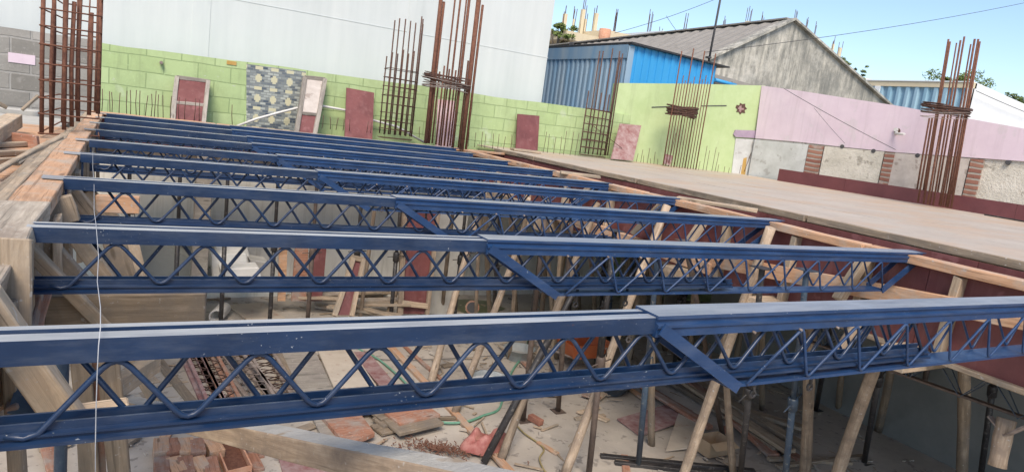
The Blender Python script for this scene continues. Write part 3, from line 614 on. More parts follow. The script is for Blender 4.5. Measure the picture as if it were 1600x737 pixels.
# ------------------------------------------------------------------ telescopic lattice girders
def girder(Y, xl, xa, xr, label, first=None):
    L1 = 2.95 - xl; a = xa - xl; R = xr - xl
    T = thing('lattice_girder', label, 'girder', (xl, Y, 0), 'blue telescopic girders spanning between the beams'); O = Vector((xl, Y, 0))
    def B(b, n, m): b.v = [v + O for v in b.v]; return b.build(n, m, T)
    if first is None:
        ch = [(-.042, -.049), (-.042, -.001), (-.040, 0), (-.006, 0), (-.004, -.012), (.016, -.012), (.018, 0), (.040, 0), (.042, -.001), (.042, -.049)]
        b = MB(); n = len(ch); x0, x1 = .06, L1
        b.add([(x0, y, z) for y, z in ch] + [(x1, y, z) for y, z in ch], [tuple(range(n))[::-1], tuple(range(n, 2 * n))])
        b.add([(x0, y, z) for y, z in ch] + [(x1, y, z) for y, z in ch], [(i, (i + 1) % n, (i + 1) % n + n, i + n) for i in range(n)])
        for fi, f in enumerate(b.f):
            if len(f) == 4 and min(b.v[i].z for i in f) > -.004: b.m[fi] = 1
        # bearing tongue on the beam
        b.prism([(-.02, -.036, -.001), (-.02, .036, -.001), (.06, .041, -.001), (.06, -.041, -.001)], (0, 0, -.006), 1)
        girder.top = B(b, 'top_chord', ['girder_blue', 'girder_dusty'])
        ch = [(-.024, -.170), (-.024, -.186), (-.034, -.189), (-.034, -.194), (-.028, -.197), (-.028, -.201), (-.040, -.205), (-.040, -.212), (.040, -.212), (.040, -.205), (.024, -.186), (.024, -.170), (.018, -.170), (.018, -.198), (-.018, -.198), (-.018, -.170)]
        n = len(ch); b = MB(); x0, x1 = .075, L1 - .16
        b.add([(x0, y, z) for y, z in ch] + [(x1, y, z) for y, z in ch], [(i, (i + 1) % n, (i + 1) % n + n, i + n) for i in range(n)] + [tuple(range(n))[::-1], tuple(range(n, 2 * n))])
        B(b, 'bottom_chord', 'girder_blue')
        B(MB().box((.065, -.030, -.212), (.074, .030, -.050)), 'end_plate', 'girder_blue')
        B(MB().tube(zigrods(.165, L1 - .1, .262, -.030, -.038, -.194, .006), .0062, 7), 'lattice_rod', 'girder_blue')
        B(MB().tube(zigrods(.20, L1 - .1, .262, .026, -.204, -.016, .006), .0062, 7), 'lattice_rod', 'girder_blue')
    # outer section
    ch = [(-.052, .007), (-.052, -.004), (-.045, -.008), (-.045, -.014), (-.058, -.020), (-.058, -.028), (-.052, -.034), (-.052, -.056), (.052, -.056), (.052, -.034), (.058, -.028), (.058, -.020), (.045, -.014), (.045, -.008), (.052, -.004), (.052, .007)]
    n = len(ch); b = MB()
    b.add([(a, y, z) for y, z in ch] + [(R, y, z) for y, z in ch], [(i, (i + 1) % n, (i + 1) % n + n, i + n) for i in range(n)] + [tuple(range(n))[::-1], tuple(range(n, 2 * n))])
    for fi, f in enumerate(b.f):
        if len(f) == 4 and min(b.v[i].z for i in f) > 0: b.m[fi] = 1
    B(b, 'outer_top_channel', ['outer_sky_lit', 'girder_top'])
    B(MB().box((a + .34, -.048, -.240), (R - .30, .048, -.230)), 'bottom_plate', 'outer_sky_lit')
    def ntruss(y, ph, fr):
        pts = []; x = a + .42 + ph
        while x < R - .34:
            pts += [Vector((x, y, -.233)), Vector((x + .292 * fr, y * 1.1, -.050))]; x += .292
        pts.append(Vector((min(x, R - .31), y, -.233))); o = [pts[0]]
        for i in range(1, len(pts) - 1):
            A = pts[i] + (pts[i - 1] - pts[i]).normalized() * .022; C_ = pts[i] + (pts[i + 1] - pts[i]).normalized() * .022
            for u in (0, .33, .67, 1): o.append(A * (1 - u) ** 2 + pts[i] * 2 * u * (1 - u) + C_ * u * u)
        o.append(pts[-1]); return o
    B(MB().tube(ntruss(-.049, 0, .74), .0056, 6), 'outer_lattice_rod', 'outer_sky_lit')
    B(MB().tube(ntruss(.049, .06, .45), .0056, 6), 'outer_lattice_rod', 'outer_sky_lit')
    for s_ in (-1, 1):
        B(MB().bar((a + .01, s_ * .064, -.028), (a + .37, s_ * .064, -.236), .006, .036, (0, 0, 1)), 'end_strap', 'outer_sky_lit')
        B(MB().bar((R - .34, s_ * .050, -.234), (R - .05, s_ * .056, -.045), .008, .040, (0, 0, 1)), 'end_strap', 'outer_sky_lit')
    B(MB().box((R - .085, -.060, -.075), (R - .005, .060, -.058)).prism([(R - .06, -.06, .0065), (R + .05, -.045, .0065), (R + .05, .045, .0065), (R - .06, .06, .0065)], (0, 0, -.005)), 'bearing_shoe', 'girder_blue')
    for xx in (a + .52, a + .81): B(MB().tube([(xx, 0, -.215), (xx, 0, -.285)], .007, 6).tube([(xx + .012 * math.cos(t_), 0, -.295 + .012 * math.sin(t_)) for t_ in [i * PI / 4 for i in range(9)]], .005, 5), 'clamp_bolt', 'black_steel')
    for xx in (a + .40, a + .62, a + .81): B(MB().tube([(xx, -.050, -.055), (xx, -.062, -.055)], .0045, 6), 'bolt_head', 'wire_tie')
    B(MB().tube([(a - .06, -.01, -.052), (a - .06, -.01, -.066)], .004, 5).tube([(a - .06 + .008 * math.cos(t_), -.01, -.074 + .008 * math.sin(t_)) for t_ in [i * PI / 4 for i in range(9)]], .003, 5), 'stop_pin', 'wire_tie')
    return T
ends = [(1.475, -.30, 1.33, 4.42, 'nearest of the blue telescopic girders, running right across the foreground'),
        (2.50, -.315, 1.30, 4.39, 'second nearest blue girder, its joint about mid picture and square end plate by the braces'),
        (3.575, -.295, 1.28, 4.36, 'third blue girder from the camera, counting back from the foreground'),
        (4.60, -.285, 1.10, 4.33, 'fourth blue girder from the camera, under the top end of the white string'),
        (5.48, -.280, 1.00, 4.14, 'fifth blue girder from the camera, in the middle of the row'),
        (6.40, -.275, .95, 4.06, 'sixth blue girder from the camera, fourth from the far end'),
        (7.20, -.272, 1.02, 3.93, 'seventh blue girder from the camera, third from the far end'),
        (8.02, -.258, .98, 3.86, 'eighth blue girder from the camera, last but one before the green wall'),
        (8.75, -.260, 1.05, 3.95, 'farthest blue girder, right in front of the far beam and green wall')]
base = girder(*ends[0])
INNER = ('top_chord', 'bottom_chord', 'end_plate', 'lattice_rod')
for e in ends[1:]:
    T = girder(e[0], e[1], e[2], e[3], e[4], base)
    for ch in list(base.children):
        if ch.name.split('.')[0] in INNER:
            c = ch.copy(); col.objects.link(c); c.parent = T
# ------------------------------------------------------------------ reinforcement
def vert_bar(b, x, yb, yt, Y, r, jx=0., n=6, lean=0.):
    p = ay(x, yb, Y); lo, hi = p.z, 12.
    for _ in range(40):
        m_ = (lo + hi) / 2
        if pix((p.x, Y, m_))[1] > yt: lo = m_
        else: hi = m_
    q = Vector((p.x + lean, Y, lo)); s_ = random.uniform(-.01, .01)
    b.tube([p, (p + q) / 2 + Vector((s_, s_, 0)), q], r, n); return p, q
def cage(label, bars, ties, group=None, r=.011, rt=.004, mat='rust', name='rebar_cage', down=0., lean=0.):
    T = thing(name, label, 'rebar column', ay(bars[0][0], bars[0][1], bars[0][3]), group); P = []
    for bb in bars:
        x, yb, yt, Y = bb[:4]; rr = bb[4] if len(bb) > 4 else r
        b = MB(); p, q = vert_bar(b, x, yb, yt, Y, rr, lean=lean * (1 if yt < 100 else .45))
        if down: b.tube([p, p - Vector((0, 0, down))], rr, 6)
        b.build('vertical_bar', mat, T); P.append(p)
    xs = [p.x for p in P]; ys_ = [p.y for p in P]; x0, x1, y0, y1 = min(xs) - r, max(xs) + r, min(ys_) - r, max(ys_) + r
    for z in ties:
        j = lambda s_=.012: random.uniform(-s_, s_)
        ym = (y0 + y1) / 2; F_ = [p.x for p in P if p.y <= ym] or xs; K_ = [p.x for p in P if p.y > ym] or xs; o_ = .018
        b = MB(); c_ = [(min(F_) - o_, y0, z + j()), (max(F_) + o_, y0, z + j()), (max(K_) + o_, y1, z + j()), (min(K_) - o_, y1, z + j()), ]; b.tube(c_ + [c_[0]], rt, 5); b.build('tie', mat, T)
    return T, (x0, x1, y0, y1)
# left tall cage
c1 = [(65, 210, -40, 6.05), (80, 210, 14, 6.35), (80.5, 205, -40, 6.37), (100, 203, -40, 6.1), (112, 198, 3, 6.15), (122, 190, -40, 6.2), (139, 180, 20, 6.25), (103, 172, -40, 7.1, .006), (118, 172, -40, 7.1, .008), (137, 176, -40, 7.0, .006), (153, 178, -30, 6.3, .016), (148, 174, -40, 6.9, .008), (96, 190, -40, 7.0, .006)]
cage('tall thick rusty rebar cage with closely spaced ties at the left', c1, [-.03 + .125 * i for i in range(9)], r=.0155, rt=.006)
# central bundle
c3 = [(665, 224, -40, 8.9, .026), (670, 224, 3, 8.92, .018), (681, 226, 103, 9.1), (675, 224, 112, 9.3), (689, 228, 108, 9.25), (694, 228, -40, 9.0, .014), (686, 227, -40, 9.15, .012), (707, 231, -40, 8.9, .02), (703, 228, -40, 9.3, .012), (716, 231, 95, 9.1, .013), (721, 233, 0, 8.9, .034), (728, 233, 8, 8.95, .018), (699, 229, 110, 9.3)]
T, bx = cage('thick bare rebar bundle with a tangle of tie rings half way up, in the centre', c3, [], r=.012)
def ring_stack(T, bx, zc_, dz_, n, mat='dark_rust', grow=.0, r=.005, loops=8, box=None):
    x0, x1, y0, y1 = box or bx; R = random
    for _ in range(n):
        z = zc_ + R.uniform(-dz_, dz_); g_ = grow + R.uniform(0, .04); t_ = R.uniform(-.05, .05)
        c_ = [(x0 - g_, y0 - g_, z - t_), (x1 + g_, y0 - g_, z + t_), (x1 + g_, y1 + g_, z + t_ + .02), (x0 - g_, y1 + g_, z - t_ + .02)]
        pts = []
        for i in range(4):
            a, c, e = Vector(c_[i - 1]), Vector(c_[i]), Vector(c_[(i + 1) % 4])
            for u in (.0, .5, 1.): A = c.lerp(a, .22); C_ = c.lerp(e, .22); pts.append(A * (1 - u) ** 2 + c * 2 * u * (1 - u) + C_ * u * u)
        MB().tube(pts + [pts[0]], r, 5).build('tie_ring', mat, T)
zc_ = ay(700, 128, 8.9).z
a_, b_ = ay(672, 126, 8.88), ay(732, 126, 8.88); bq = (a_.x, b_.x, 8.84, 9.12); ring_stack(T, bx, zc_ + .03, .06, 10, 'dark_rust', .0, box=bq); ring_stack(T, bx, zc_ - .03, .05, 8, 'wire_tie', .01, box=bq)
# lattice cage on the back row
c2 = [(593 + 8.2 * i + (0), 208 + 1 * i, [88, 82, 84, 78, 84, 80, 30, 28][i] if i < 8 else 60, 9.3 if i % 2 else 9.43, .009) for i in range(7)] + [(600, 210, 32, 9.3, .009), (607, 210, 29, 9.36, .009), (616, 211, 30, 9.3, .009), (624, 211, 33, 9.43, .009), (632, 212, 36, 9.3, .009), (640, 213, 26, 9.3, .009), (643, 213, 38, 9.43, .009)]
cage('thin dark rebar cage standing between the maroon board and the central bundle', c2, [.02 + .118 * i for i in range(9)], r=.008, rt=.005, mat='dark_rust')
c4_ = [(906, 239, 142, 9.7), (914, 240, 80, 9.7), (919, 241, 80, 9.85), (926, 241, 145, 9.7), (933, 242, 76, 9.7), (938, 243, 148, 9.85), (944, 243, 80, 9.7), (949, 243, 84, 9.8), (946, 243, 90, 9.9)]
cage('thin rebar cage with open square ties in front of the blue shed corner', c4_, [.06 + .13 * i for i in range(7)], r=.0115, rt=.009, mat='dark_rust')
c5 = [(1036 + 4.2 * i, 258 + .9 * i, [80, 130, 118, 126, 76, 128, 120, 132, 80, 124, 118, 128, 84][i], 9.35 + .08 * (i % 3), .0085 if i % 4 else .012) for i in range(13)]
T, bx = cage('dense rebar column with a block of stacked ties against the green plaster wall', c5, [], r=.009, rt=.005)
a_, b_ = ay(1054, 172, 9.33), ay(1090, 172, 9.33); ring_stack(T, bx, a_.z - .02, .09, 20, 'dark_rust', 0, .007, box=(a_.x, b_.x, 9.33, 9.53))
c6 = [(1430, 313, 186, 6.35, .017), (1434, 316, 186, 6.3, .017), (1443, 318, 70, 6.1, .018), (1440, 315, 66, 6.4, .018), (1449, 320, 184, 6.2, .018), (1458, 321, 68, 6.15, .016), (1462, 318, 62, 6.5, .017), (1470, 322, 184, 6.2, .018), (1478, 323, 66, 6.1, .018), (1483, 322, 66, 6.4, .018), (1481, 324, 190, 6.15, .017), (1453, 319, 72, 6.3, .012), (1467, 321, 188, 6.3, .012), (1474, 322, 74, 6.25, .013), (1486, 325, 70, 6.05, .018)]
c6 = [(b_[0], b_[1], b_[2], az(b_[0], b_[1] + 3, ZD).y - .03, (b_[4] if len(b_) > 4 else .012) * .8) for b_ in c6]
T, bx = cage('rebar column standing clear of the deck on the right, tie rings hung around it', c6, [], r=.011, lean=-.26)
ya = min(b_[3] for b_ in c6) - .02; a_, b_ = ay(1470, 170, ya), ay(1513, 170, ya); bx = (a_.x, b_.x, ya, ya + .22); ring_stack(T, bx, a_.z + .02, .055, 13, 'dark_rust', .03, .0065); ring_stack(T, bx, a_.z - .04, .08, 4, 'wire_tie', .04, .004)
# short dowels
def dowels(label, group, lst, mat='dark_rust', r=.0045):
    for (x, yb, yt, Y) in lst:
        b = MB(); vert_bar(b, x, yb, yt, Y, r, 0, 5, random.uniform(-.02, .02)); tag(b.build('starter_bar', mat), label, 'starter bar', group)
R = random
dowels('short upright starter bar in front of the left green blocks, left of the mosaic', 'starter bars left of the mosaic',
       [(x, 176 + (x - 160) * .1, y, 9.42) for x, y in ((159, 139), (172, 143), (175, 144), (186, 145), (198, 142), (204, 141), (213, 141), (218, 142), (227, 149), (236, 147), (241, 142), (247, 148), (255, 149), (266, 150), (279, 152), (288, 154), (303, 154), (311, 156), (363, 164))])
dowels('short upright starter bar in front of the green blocks, between mosaic and central rebar', 'starter bars mid wall',
       [(x, 200 + (x - 490) * .09, y, 9.42) for x, y in ((503, 180), (516, 183), (525, 184), (536, 186), (546, 186), (573, 190), (579, 191), (643, 195), (655, 198))])
dowels('short upright starter bar at the far edge of the deck, before the green blocks', 'starter bars along the deck edge',
       [(722 + 9.3 * i + R.uniform(-2, 2), 228 + .95 * i, 206 + .85 * i + R.uniform(-4, 3), 9.5) for i in range(9)] +
       [(848 + 8.2 * i + R.uniform(-2, 2), 240 + .9 * i, 206 + .9 * i + R.uniform(-6, 6), 9.7) for i in range(7)] +
       [(955 + 6 * i + R.uniform(-1, 1), 249 + .6 * i, 218 + R.uniform(-5, 12), 9.8) for i in range(3)])
dowels('short starter bar at the foot of the green plaster wall', 'starter bars below the plaster wall',
       [(995 + 5.4 * i + R.uniform(-1, 1), 253 + .7 * i, 243 + .7 * i + R.uniform(-14, 3), 9.75) for i in range(7)] +
       [(x, 266 + (x - 1080) * .07, y, 9.4) for x, y in ((1083, 250), (1091, 252), (1098, 228), (1103, 235), (1112, 230), (1117, 238), (1121, 257), (1131, 260), (1138, 262), (1155, 258))])
dowels('short rusty dowel sticking up out of the deck before the maroon kicker', 'dowels beside the kicker',
       [(x, y + 3, y - 8 - (x % 3) * 4, 0) for x, y in ()])
for x, yb in ((1373, 306), (1388, 309), (1418, 313), (1495, 326), (1517, 329), (1534, 333), (1544, 333), (1570, 337), (1590, 340), (1330, 299), (1309, 296)):
    p = az(x, yb, ZD - .01); tag(MB().tube([p, p + Vector((R.uniform(-.01, .03), 0, R.uniform(.06, .16)))], .005, 5).build('dowel', 'wire_tie'), 'short dowel sticking up from the deck in front of the maroon kicker', 'starter bar', 'dowels along the kicker')
tag(MB().tube([ay(1163, 268, 9.3), ay(1175, 235, 9.5)], .006, 5).build('bent_bar', 'dark_rust'), 'single slanting bar beside the grey patch of the plaster wall', 'bar')
tag(MB().tube([ay(1046, 250, 9.3), ay(1052, 225, 9.4), ay(1056, 208, 9.4)], .005, 5).build('bent_bar', 'dark_rust'), 'thin bent bar left of the dense rebar column', 'bar')
tag(MB().tube([ay(918, 190, 9.6), ay(972, 232, 9.6)], .005, 5).build('bent_bar', 'dark_rust'), 'thin bar slanting across the open square rebar cage', 'bar')
# wall side leaning boards
def lean_board(name, label, cat, px, Y0=9.45, Y1=10.04, th=.022, mat='maroon_ply', frame=None, infill=None, rails=(), down=.10):
    tl_, tr_, br_, bl_ = ay(*px[0], Y1), ay(*px[1], Y1), ay(*px[2], Y0), ay(*px[3], Y0)
    ex = lambda p, q: q + (q - p).normalized() * down
    bl2, br2 = ex(tl_, bl_), ex(tr_, br_); c_ = (tl_ + br_) / 2; T = thing(name, label, cat, (c_.x, c_.y, bl2.z))
    if not frame: slab('board', [bl2, br2, tr_, tl_], (0, -th, 0), mat, T)
    else:
        slab('panel', [bl2, br2, tr_, tl_], (0, -th * .5, 0), mat, T); o = Vector((0, -.02, 0)); w_ = frame
        if infill: slab('upper_sheet', [tl_.lerp(bl2, infill) + o * .7, tr_.lerp(br2, infill) + o * .7, tr_ + o * .7, tl_ + o * .7], (0, -.006, 0), 'grey_paper', T)
        lumber('stile', bl2 + o, tl_ + o, w_, .05, 'grey_panel', T, up=(0, -1, 0)); lumber('stile', br2 + o, tr_ + o, w_, .05, 'grey_panel', T, up=(0, -1, 0))
        lumber('rail', tl_ + o, tr_ + o, w_, .05, 'grey_panel', T, up=(0, -1, 0))
        for f in rails: lumber('rail', tl_.lerp(bl2, f) + o, tr_.lerp(br2, f) + o, w_ * .8, .04, 'grey_panel', T, up=(0, -1, 0))
    return T
lean_board('door', 'framed red boarded door with a mid rail leaning on the left green wall', 'door', [(276, 121), (325, 127), (318, 188), (270, 185)], frame=.05, rails=(.55,))
lean_board('door', 'narrow framed panel, grey above and red below, against the mosaic tiles', 'door', [(476, 121), (507, 124), (492, 206), (463, 203)], frame=.055, infill=.62, rails=(.62,))
lean_board('maroon_board', 'large plain maroon board leaning right of the mosaic tiles', 'board', [(541, 137), (584, 145), (581, 216), (538, 211)])
lean_board('pink_board', 'faded pink streaked board behind the central rebar bundle', 'board', [(684, 155), (711, 158), (707, 228), (680, 225)], mat='pink_ply')
lean_board('maroon_board', 'narrow maroon boarded panel leaning at the middle of the deck edge', 'board', [(808, 178), (842, 181), (839, 235), (805, 233)], Y0=9.86, down=.0)
lean_board('mottled_board', 'mottled pink and white board leaning left of the green plaster wall', 'board', [(968, 193), (1001, 196), (988, 251), (954, 248)], Y0=9.5, Y1=9.95, mat='mottled_ply', down=.0)
lean_board('mottled_board', 'tiny mottled offcut at the foot of the dense rebar column', 'board', [(1038, 240), (1050, 243), (1046, 258), (1036, 256)], Y0=9.5, Y1=9.7, mat='mottled_ply', down=0.)
# pale conduit along the wall
tag(MB().tube([ay(x, y, 9.95) for x, y in ((368, 198), (400, 186), (436, 176), (464, 169), (505, 166), (538, 172))] + [ay(x, y, 10.0) for x, y in ((583, 188), (620, 198), (662, 222))], .017, 7).build('conduit', 'pvc'), 'long pale plastic pipe drooping along the wall behind the leaning boards', 'pipe')
tag(lumber('batten', ay(35, 172, 9.0), ay(60, 150, 9.15), .03, .03, 'old_wood'), 'thin dark batten leaning on the bare grey block wall', 'batten')
tag(lumber('batten', ay(-5, 160, 9.0), ay(10, 168, 9.05), .03, .04, 'old_wood'), 'batten end at the left edge above the parapet', 'batten')
#==PART3==
# ------------------------------------------------------------------ props
def steel_prop(label, p, q, mats=('black_steel', 'black_steel'), split=.55, group=None, mark=None, plate=True, r=.024):
    p, q = Vector(p), Vector(q); T = thing('steel_prop', label, 'prop', p, group); d = (q - p); L = d.length; m_ = p + d * split; u = d.normalized()
    MB().tube([p, m_], r * 1.12, 10).build('outer_tube', mats[0], T)
    MB().tube([m_ - u * .05, q], r * .88, 10).build('inner_tube', mats[1], T)
    c_ = MB().tube([m_ - u * .13, m_ - u * .125, m_ - u * .02, m_], [r * 1.2, r * 1.7, r * 1.7, r * 1.2], 10).build('collar', mats[0], T)
    s_ = u.orthogonal().normalized(); s_ = Vector((1, .25, 0)) - u * u.dot(Vector((1, .25, 0))); s_.normalize()
    MB().tube([m_ - u * .06 - s_ * .13, m_ - u * .06 + s_ * .13], .006, 5).build('handle', mats[0], c_)
    MB().tube([m_ + u * .06 - s_ * .02, m_ + u * .06 + s_ * .06, m_ - u * .02 + s_ * .07], .005, 5).build('pin', mats[0], T)
    if plate: MB().box((p.x - .065, p.y - .065, p.z), (p.x + .065, p.y + .065, p.z + .006)).build('base_plate', mats[0], T)
    MB().box((q.x - .06, q.y - .06, q.z), (q.x + .06, q.y + .06, q.z + .006)).build('head_plate', mats[1], T)
    if mark:
        f, txt = mark; cu = bpy.data.curves.new('painted_number', 'FONT'); cu.body = txt; cu.size = .062; cu.extrude = .0006; cu.align_x = 'CENTER'
        tmp = bpy.data.objects.new('tmp', cu); col.objects.link(tmp); bpy.context.view_layer.update(); me = bpy.data.meshes.new_from_object(tmp.evaluated_get(bpy.context.evaluated_depsgraph_get())); bpy.data.objects.remove(tmp)
        o = bpy.data.objects.new('painted_number', me); col.objects.link(o); me.materials.clear(); me.materials.append(MATS['chalk_yellow']); o.parent = T
        c0 = p + d * f; vw = (EYE - c0).normalized(); z_ = (vw - u * vw.dot(u)).normalized(); x_ = u; y_ = z_.cross(x_)
        o.matrix_basis = Matrix.Translation(d * f + z_ * r * 1.15) @ Matrix((x_, y_, z_)).transposed().to_4x4()
    return T
# row under the sixth girder line
row = [(196, 'leftmost steel prop of the row standing near the back of the pit'), (272, 'second prop from the left in the back row, yellow painted number on it'), (344, 'third steel prop from the left in the back row'),
       (420, 'fourth steel prop from the left in the back row'), (479, 'rusty brown steel prop in the back row in front of the red boards'), (548, 'sixth steel prop from the left in the back row'), (608, 'steel prop in the back row just right of the leaning door frame'), (707, 'steel prop in the back row beside the tall grey panel')]
for i, (x, l) in enumerate(row):
    p = fl(x, 524); q = Vector((p.x - .02, p.y + .03, -.24)); mm_ = ('rust_steel', 'rust_steel') if i == 4 else ('black_steel', 'black_steel')
    steel_prop(l, p, q, mm_, (.60, .58, .55, .53, .5, .52, .5, .5)[i], mark=(.28, '5 5 F C') if i == 1 else None)
for i, (x, y, tx, ty, YY, l, mm_, mk) in enumerate((
    (872, 642, 889, 400, 5.2, 'rusty prop on a square base plate right of the dark raking prop', ('rust_steel', 'rust_steel'), None),
    (817, 657, 845, 400, 5.2, 'brown prop with small foot plate behind the dark raking prop', ('rust_steel', 'rust_steel'), None),
    (997, 729, 1020, 480, 3.9, 'blue steel prop behind the nearest girder joint', ('blue_steel', 'blue_steel'), None),
    (919, 748, 952, 440, 4.3, 'thin dark prop crossing the pale raking pole under the nearest girder', ('rust_steel', 'black_steel'), None),
    (1156, 750, 1176, 560, 3.4, 'black steel prop below the end strap of the nearest girder', ('black_steel', 'black_steel'), None),
    (1222, 790, 1246, 560, 3.2, 'dark blue steel prop left of the barked log post', ('blue_steel', 'blue_steel'), None),
    (1350, 722, 1385, 520, 3.3, 'black steel prop with yellow painted number under the deck', ('black_steel', 'black_steel'), (.62, '5 G F')),
    (1530, 760, 1560, 540, 3.0, 'dark steel prop farthest right below the deck', ('black_steel', 'black_steel'), None),
    (1131, 689, 1106, 560, 4.3, 'slim dark prop tilting left behind the cardboard box', ('rust_steel', 'rust_steel'), None),
    (930, 600, 946, 470, 5.9, 'black prop seen just left of the blue basin', ('black_steel', 'black_steel'), None),
    (1052, 590, 1062, 470, 5.9, 'black prop in the dim space behind the timber heap', ('black_steel', 'black_steel'), None),
    (826, 545, 845, 380, 6.4, 'dark prop in line with the second girder end strap', ('black_steel', 'black_steel'), None),
    (886, 530, 897, 380, 6.6, 'dark prop right of the second girder end strap', ('black_steel', 'black_steel'), None),
    (936, 520, 946, 380, 6.9, 'dark prop left of the prop with a bulky collar', ('black_steel', 'black_steel'), None),
    (951, 530, 957, 400, 6.3, 'blue prop with a bulky collar below the second girder', ('blue_steel', 'blue_steel'), None),
    (1062, 560, 1075, 400, 6.2, 'dim prop behind the second girder near the right beam', ('black_steel', 'black_steel'), None),
    (770, 510, 778, 380, 7.2, 'dark prop beside the tub of plants at the back', ('black_steel', 'black_steel'), None),
    (1275, 640, 1300, 500, 4.0, 'dim prop in the shade left of the numbered prop', ('black_steel', 'black_steel'), None),
    (1432, 660, 1460, 520, 3.6, 'faint prop against the dark end wall', ('rust_steel', 'rust_steel'), None))):
    p = fl(x, y); a = ay(tx, ty, YY); a = p + (a - p) * ((-.26 - FLOOR) / (a.z - FLOOR)); a.z = -.26
    steel_prop(l, p, a, mm_, .52, mark=mk)
steel_prop('dark steel tube raking from the red sack up to the right', fl(756, 722), ax(905, 440, 3.75), ('black_steel', 'black_steel'), .75, plate=False, r=.030)
tag(MB().tube([Vector((-.13, 1.72, -1.3)), Vector((-.13, 1.72, -2.5))], .02, 8).build('pipe', 'blue_steel'), 'grey blue pipe standing at the bottom left behind the nearest girder', 'pipe') if 0 else None
p = az(95, 700, -1.6); tag(MB().tube([(p.x, p.y, -.52), (p.x, p.y, FLOOR)], .032, 10).build('pipe', 'blue_steel'), 'grey blue pipe standing at the bottom left behind the nearest girder', 'pipe')
# wooden poles
def pole(label, p, q, r0=.036, r1=.032, mat='pole_wood', bend=.012, name='wooden_pole'): return tag(log(name, p, q, r0, r1, mat, None, bend), label, 'pole')
X_ = 4.22
P = lambda *a: ax(a[0], a[1], X_)
pole('long pale raking pole just left of the nearest girder end strap', fl(1058, 770), ax(1205, 357, 4.15), .044, .036, 'pole_wood', .008)
bpy.data.objects[-1]['label'] if 0 else None
pole('long pale raking pole crossing the nearest girder just right of its lattice middle', fl(878, 752), ax(1046, 322, 4.13), .042, .034, 'pole_wood', .010)
pole('pale raking pole with its foot beside the red sack', fl(781, 721), ax(936, 318, 4.10), .042, .034, 'pole_wood', .010)
pole('raking pole with foot just left of the coiled green hose', fl(709, 648), ax(822, 345, 3.98), .042, .036, 'pole_wood', .012)
pole('short looking raking pole with foot on the long orange lath', fl(673, 599), ax(742, 340, 3.9), .044, .036, 'pole_wood', .012)
pole('raking pole seen between the leaning door frame and the red boards', fl(598, 512), ax(660, 330, 3.8), .038, .034, 'pole_wood', .010)
pole('thick rough barked pole raking from bottom right up to the right beam', fl(1292, 790), ay(1424, 414, 2.66), .056, .036, 'pole_wood', .008)
pole('thinner pole standing steeply behind the long pale raking pole', fl(1146, 745), ay(1128, 480, 3.9), .034, .028, 'pole_wood', .008)
pole('dark barked log post with peeling patches in the shade', fl(1256, 760), ay(1277, 470, 3.3), .050, .044, 'pole_wood', .014)
pole('grey round post at the right below the deck, nearly upright', fl(1503, 780), ay(1502, 560, 2.9), .052, .048, 'old_wood', .010)
pole('dim grey post behind the numbered prop', fl(1372, 673), ay(1392, 560, 3.9), .045, .04, 'old_wood', .01)
pole('short brace from the right beam slanting down left behind the nearest girder', ay(1300, 565, 2.66), ay(1396, 414, 2.66), .036, .032, 'pole_wood', .006)
pole('brace pole below the end of the third girder', ax(1085, 500, 3.6), ax(1180, 365, 4.15), .034, .030, 'pole_wood', .006) if 0 else None
pole('grey post with foot left of the maroon sheet', fl(1018, 696), ay(1014, 500, 4.6), .036, .034, 'old_wood', .008)
for i, (x, y, tx, ty, YY, l, rr) in enumerate(((809, 520, 803, 400, 7.0, 'upright wooden post in the middle behind the second girder', .035), (843, 535, 850, 400, 6.7, 'wooden post close right of a dark prop, behind the second girder', .03), (932, 515, 924, 400, 7.2, 'wooden post in line with the hanging ring bolt', .034),
    (768, 520, 760, 400, 7.0, 'forked wooden post left of the second girder end strap', .032), (1040, 545, 1020, 420, 6.3, 'pale post behind the fourth girder end', .05), (860, 600, 872, 420, 5.9, 'thin branch prop in the middle of the pit', .022), (1000, 520, 1008, 420, 6.9, 'stout pale post near the far end of the pit', .06), (905, 505, 900, 410, 7.6, 'stout grey post deep in the pit', .055))):
    p = fl(x, y); a = ay(tx, ty, YY); a = p + (a - p) * ((-.28 - FLOOR) / (a.z - FLOOR)); pole(l, p, a, rr, rr * .9, 'old_wood' if i % 2 else 'pole_wood', .012)
for i, (x, y, tx, ty, YY, l, rr, mt_) in enumerate(((690, 500, 700, 380, 8.0, 'thin post right behind the tall grey green panel', .028, 'pole_wood'), (796, 560, 815, 400, 6.3, 'slim pole leaning right in the middle of the pit', .026, 'pole_wood'), (870, 560, 862, 400, 6.3, 'slim pole leaning left in the middle of the pit', .026, 'old_wood'), (985, 560, 996, 420, 6.1, 'crooked pole left of the grey post above the maroon sheet', .03, 'pole_wood'),
    (1078, 600, 1088, 440, 5.4, 'slim pole standing inside the timber heap', .028, 'old_wood'), (740, 545, 752, 400, 7.0, 'thin crooked pole above the grey tub', .024, 'pole_wood'), (1020, 540, 1036, 400, 6.9, 'stout leaning pole behind the third girder', .045, 'pole_wood'), (1190, 640, 1200, 480, 4.4, 'pole in the shade between two dark props on the right', .03, 'old_wood'),
    (1310, 640, 1322, 480, 4.2, 'pole in the shade behind the thick barked pole', .034, 'old_wood'), (560, 520, 575, 380, 7.8, 'slim pole leaning over the plank pile', .026, 'pole_wood'))):
    p = fl(x, y); a = ay(tx, ty, YY); a = p + (a - p) * ((-.28 - FLOOR) / (a.z - FLOOR)); pole(l, p, a, rr, rr * .88, mt_, .02)
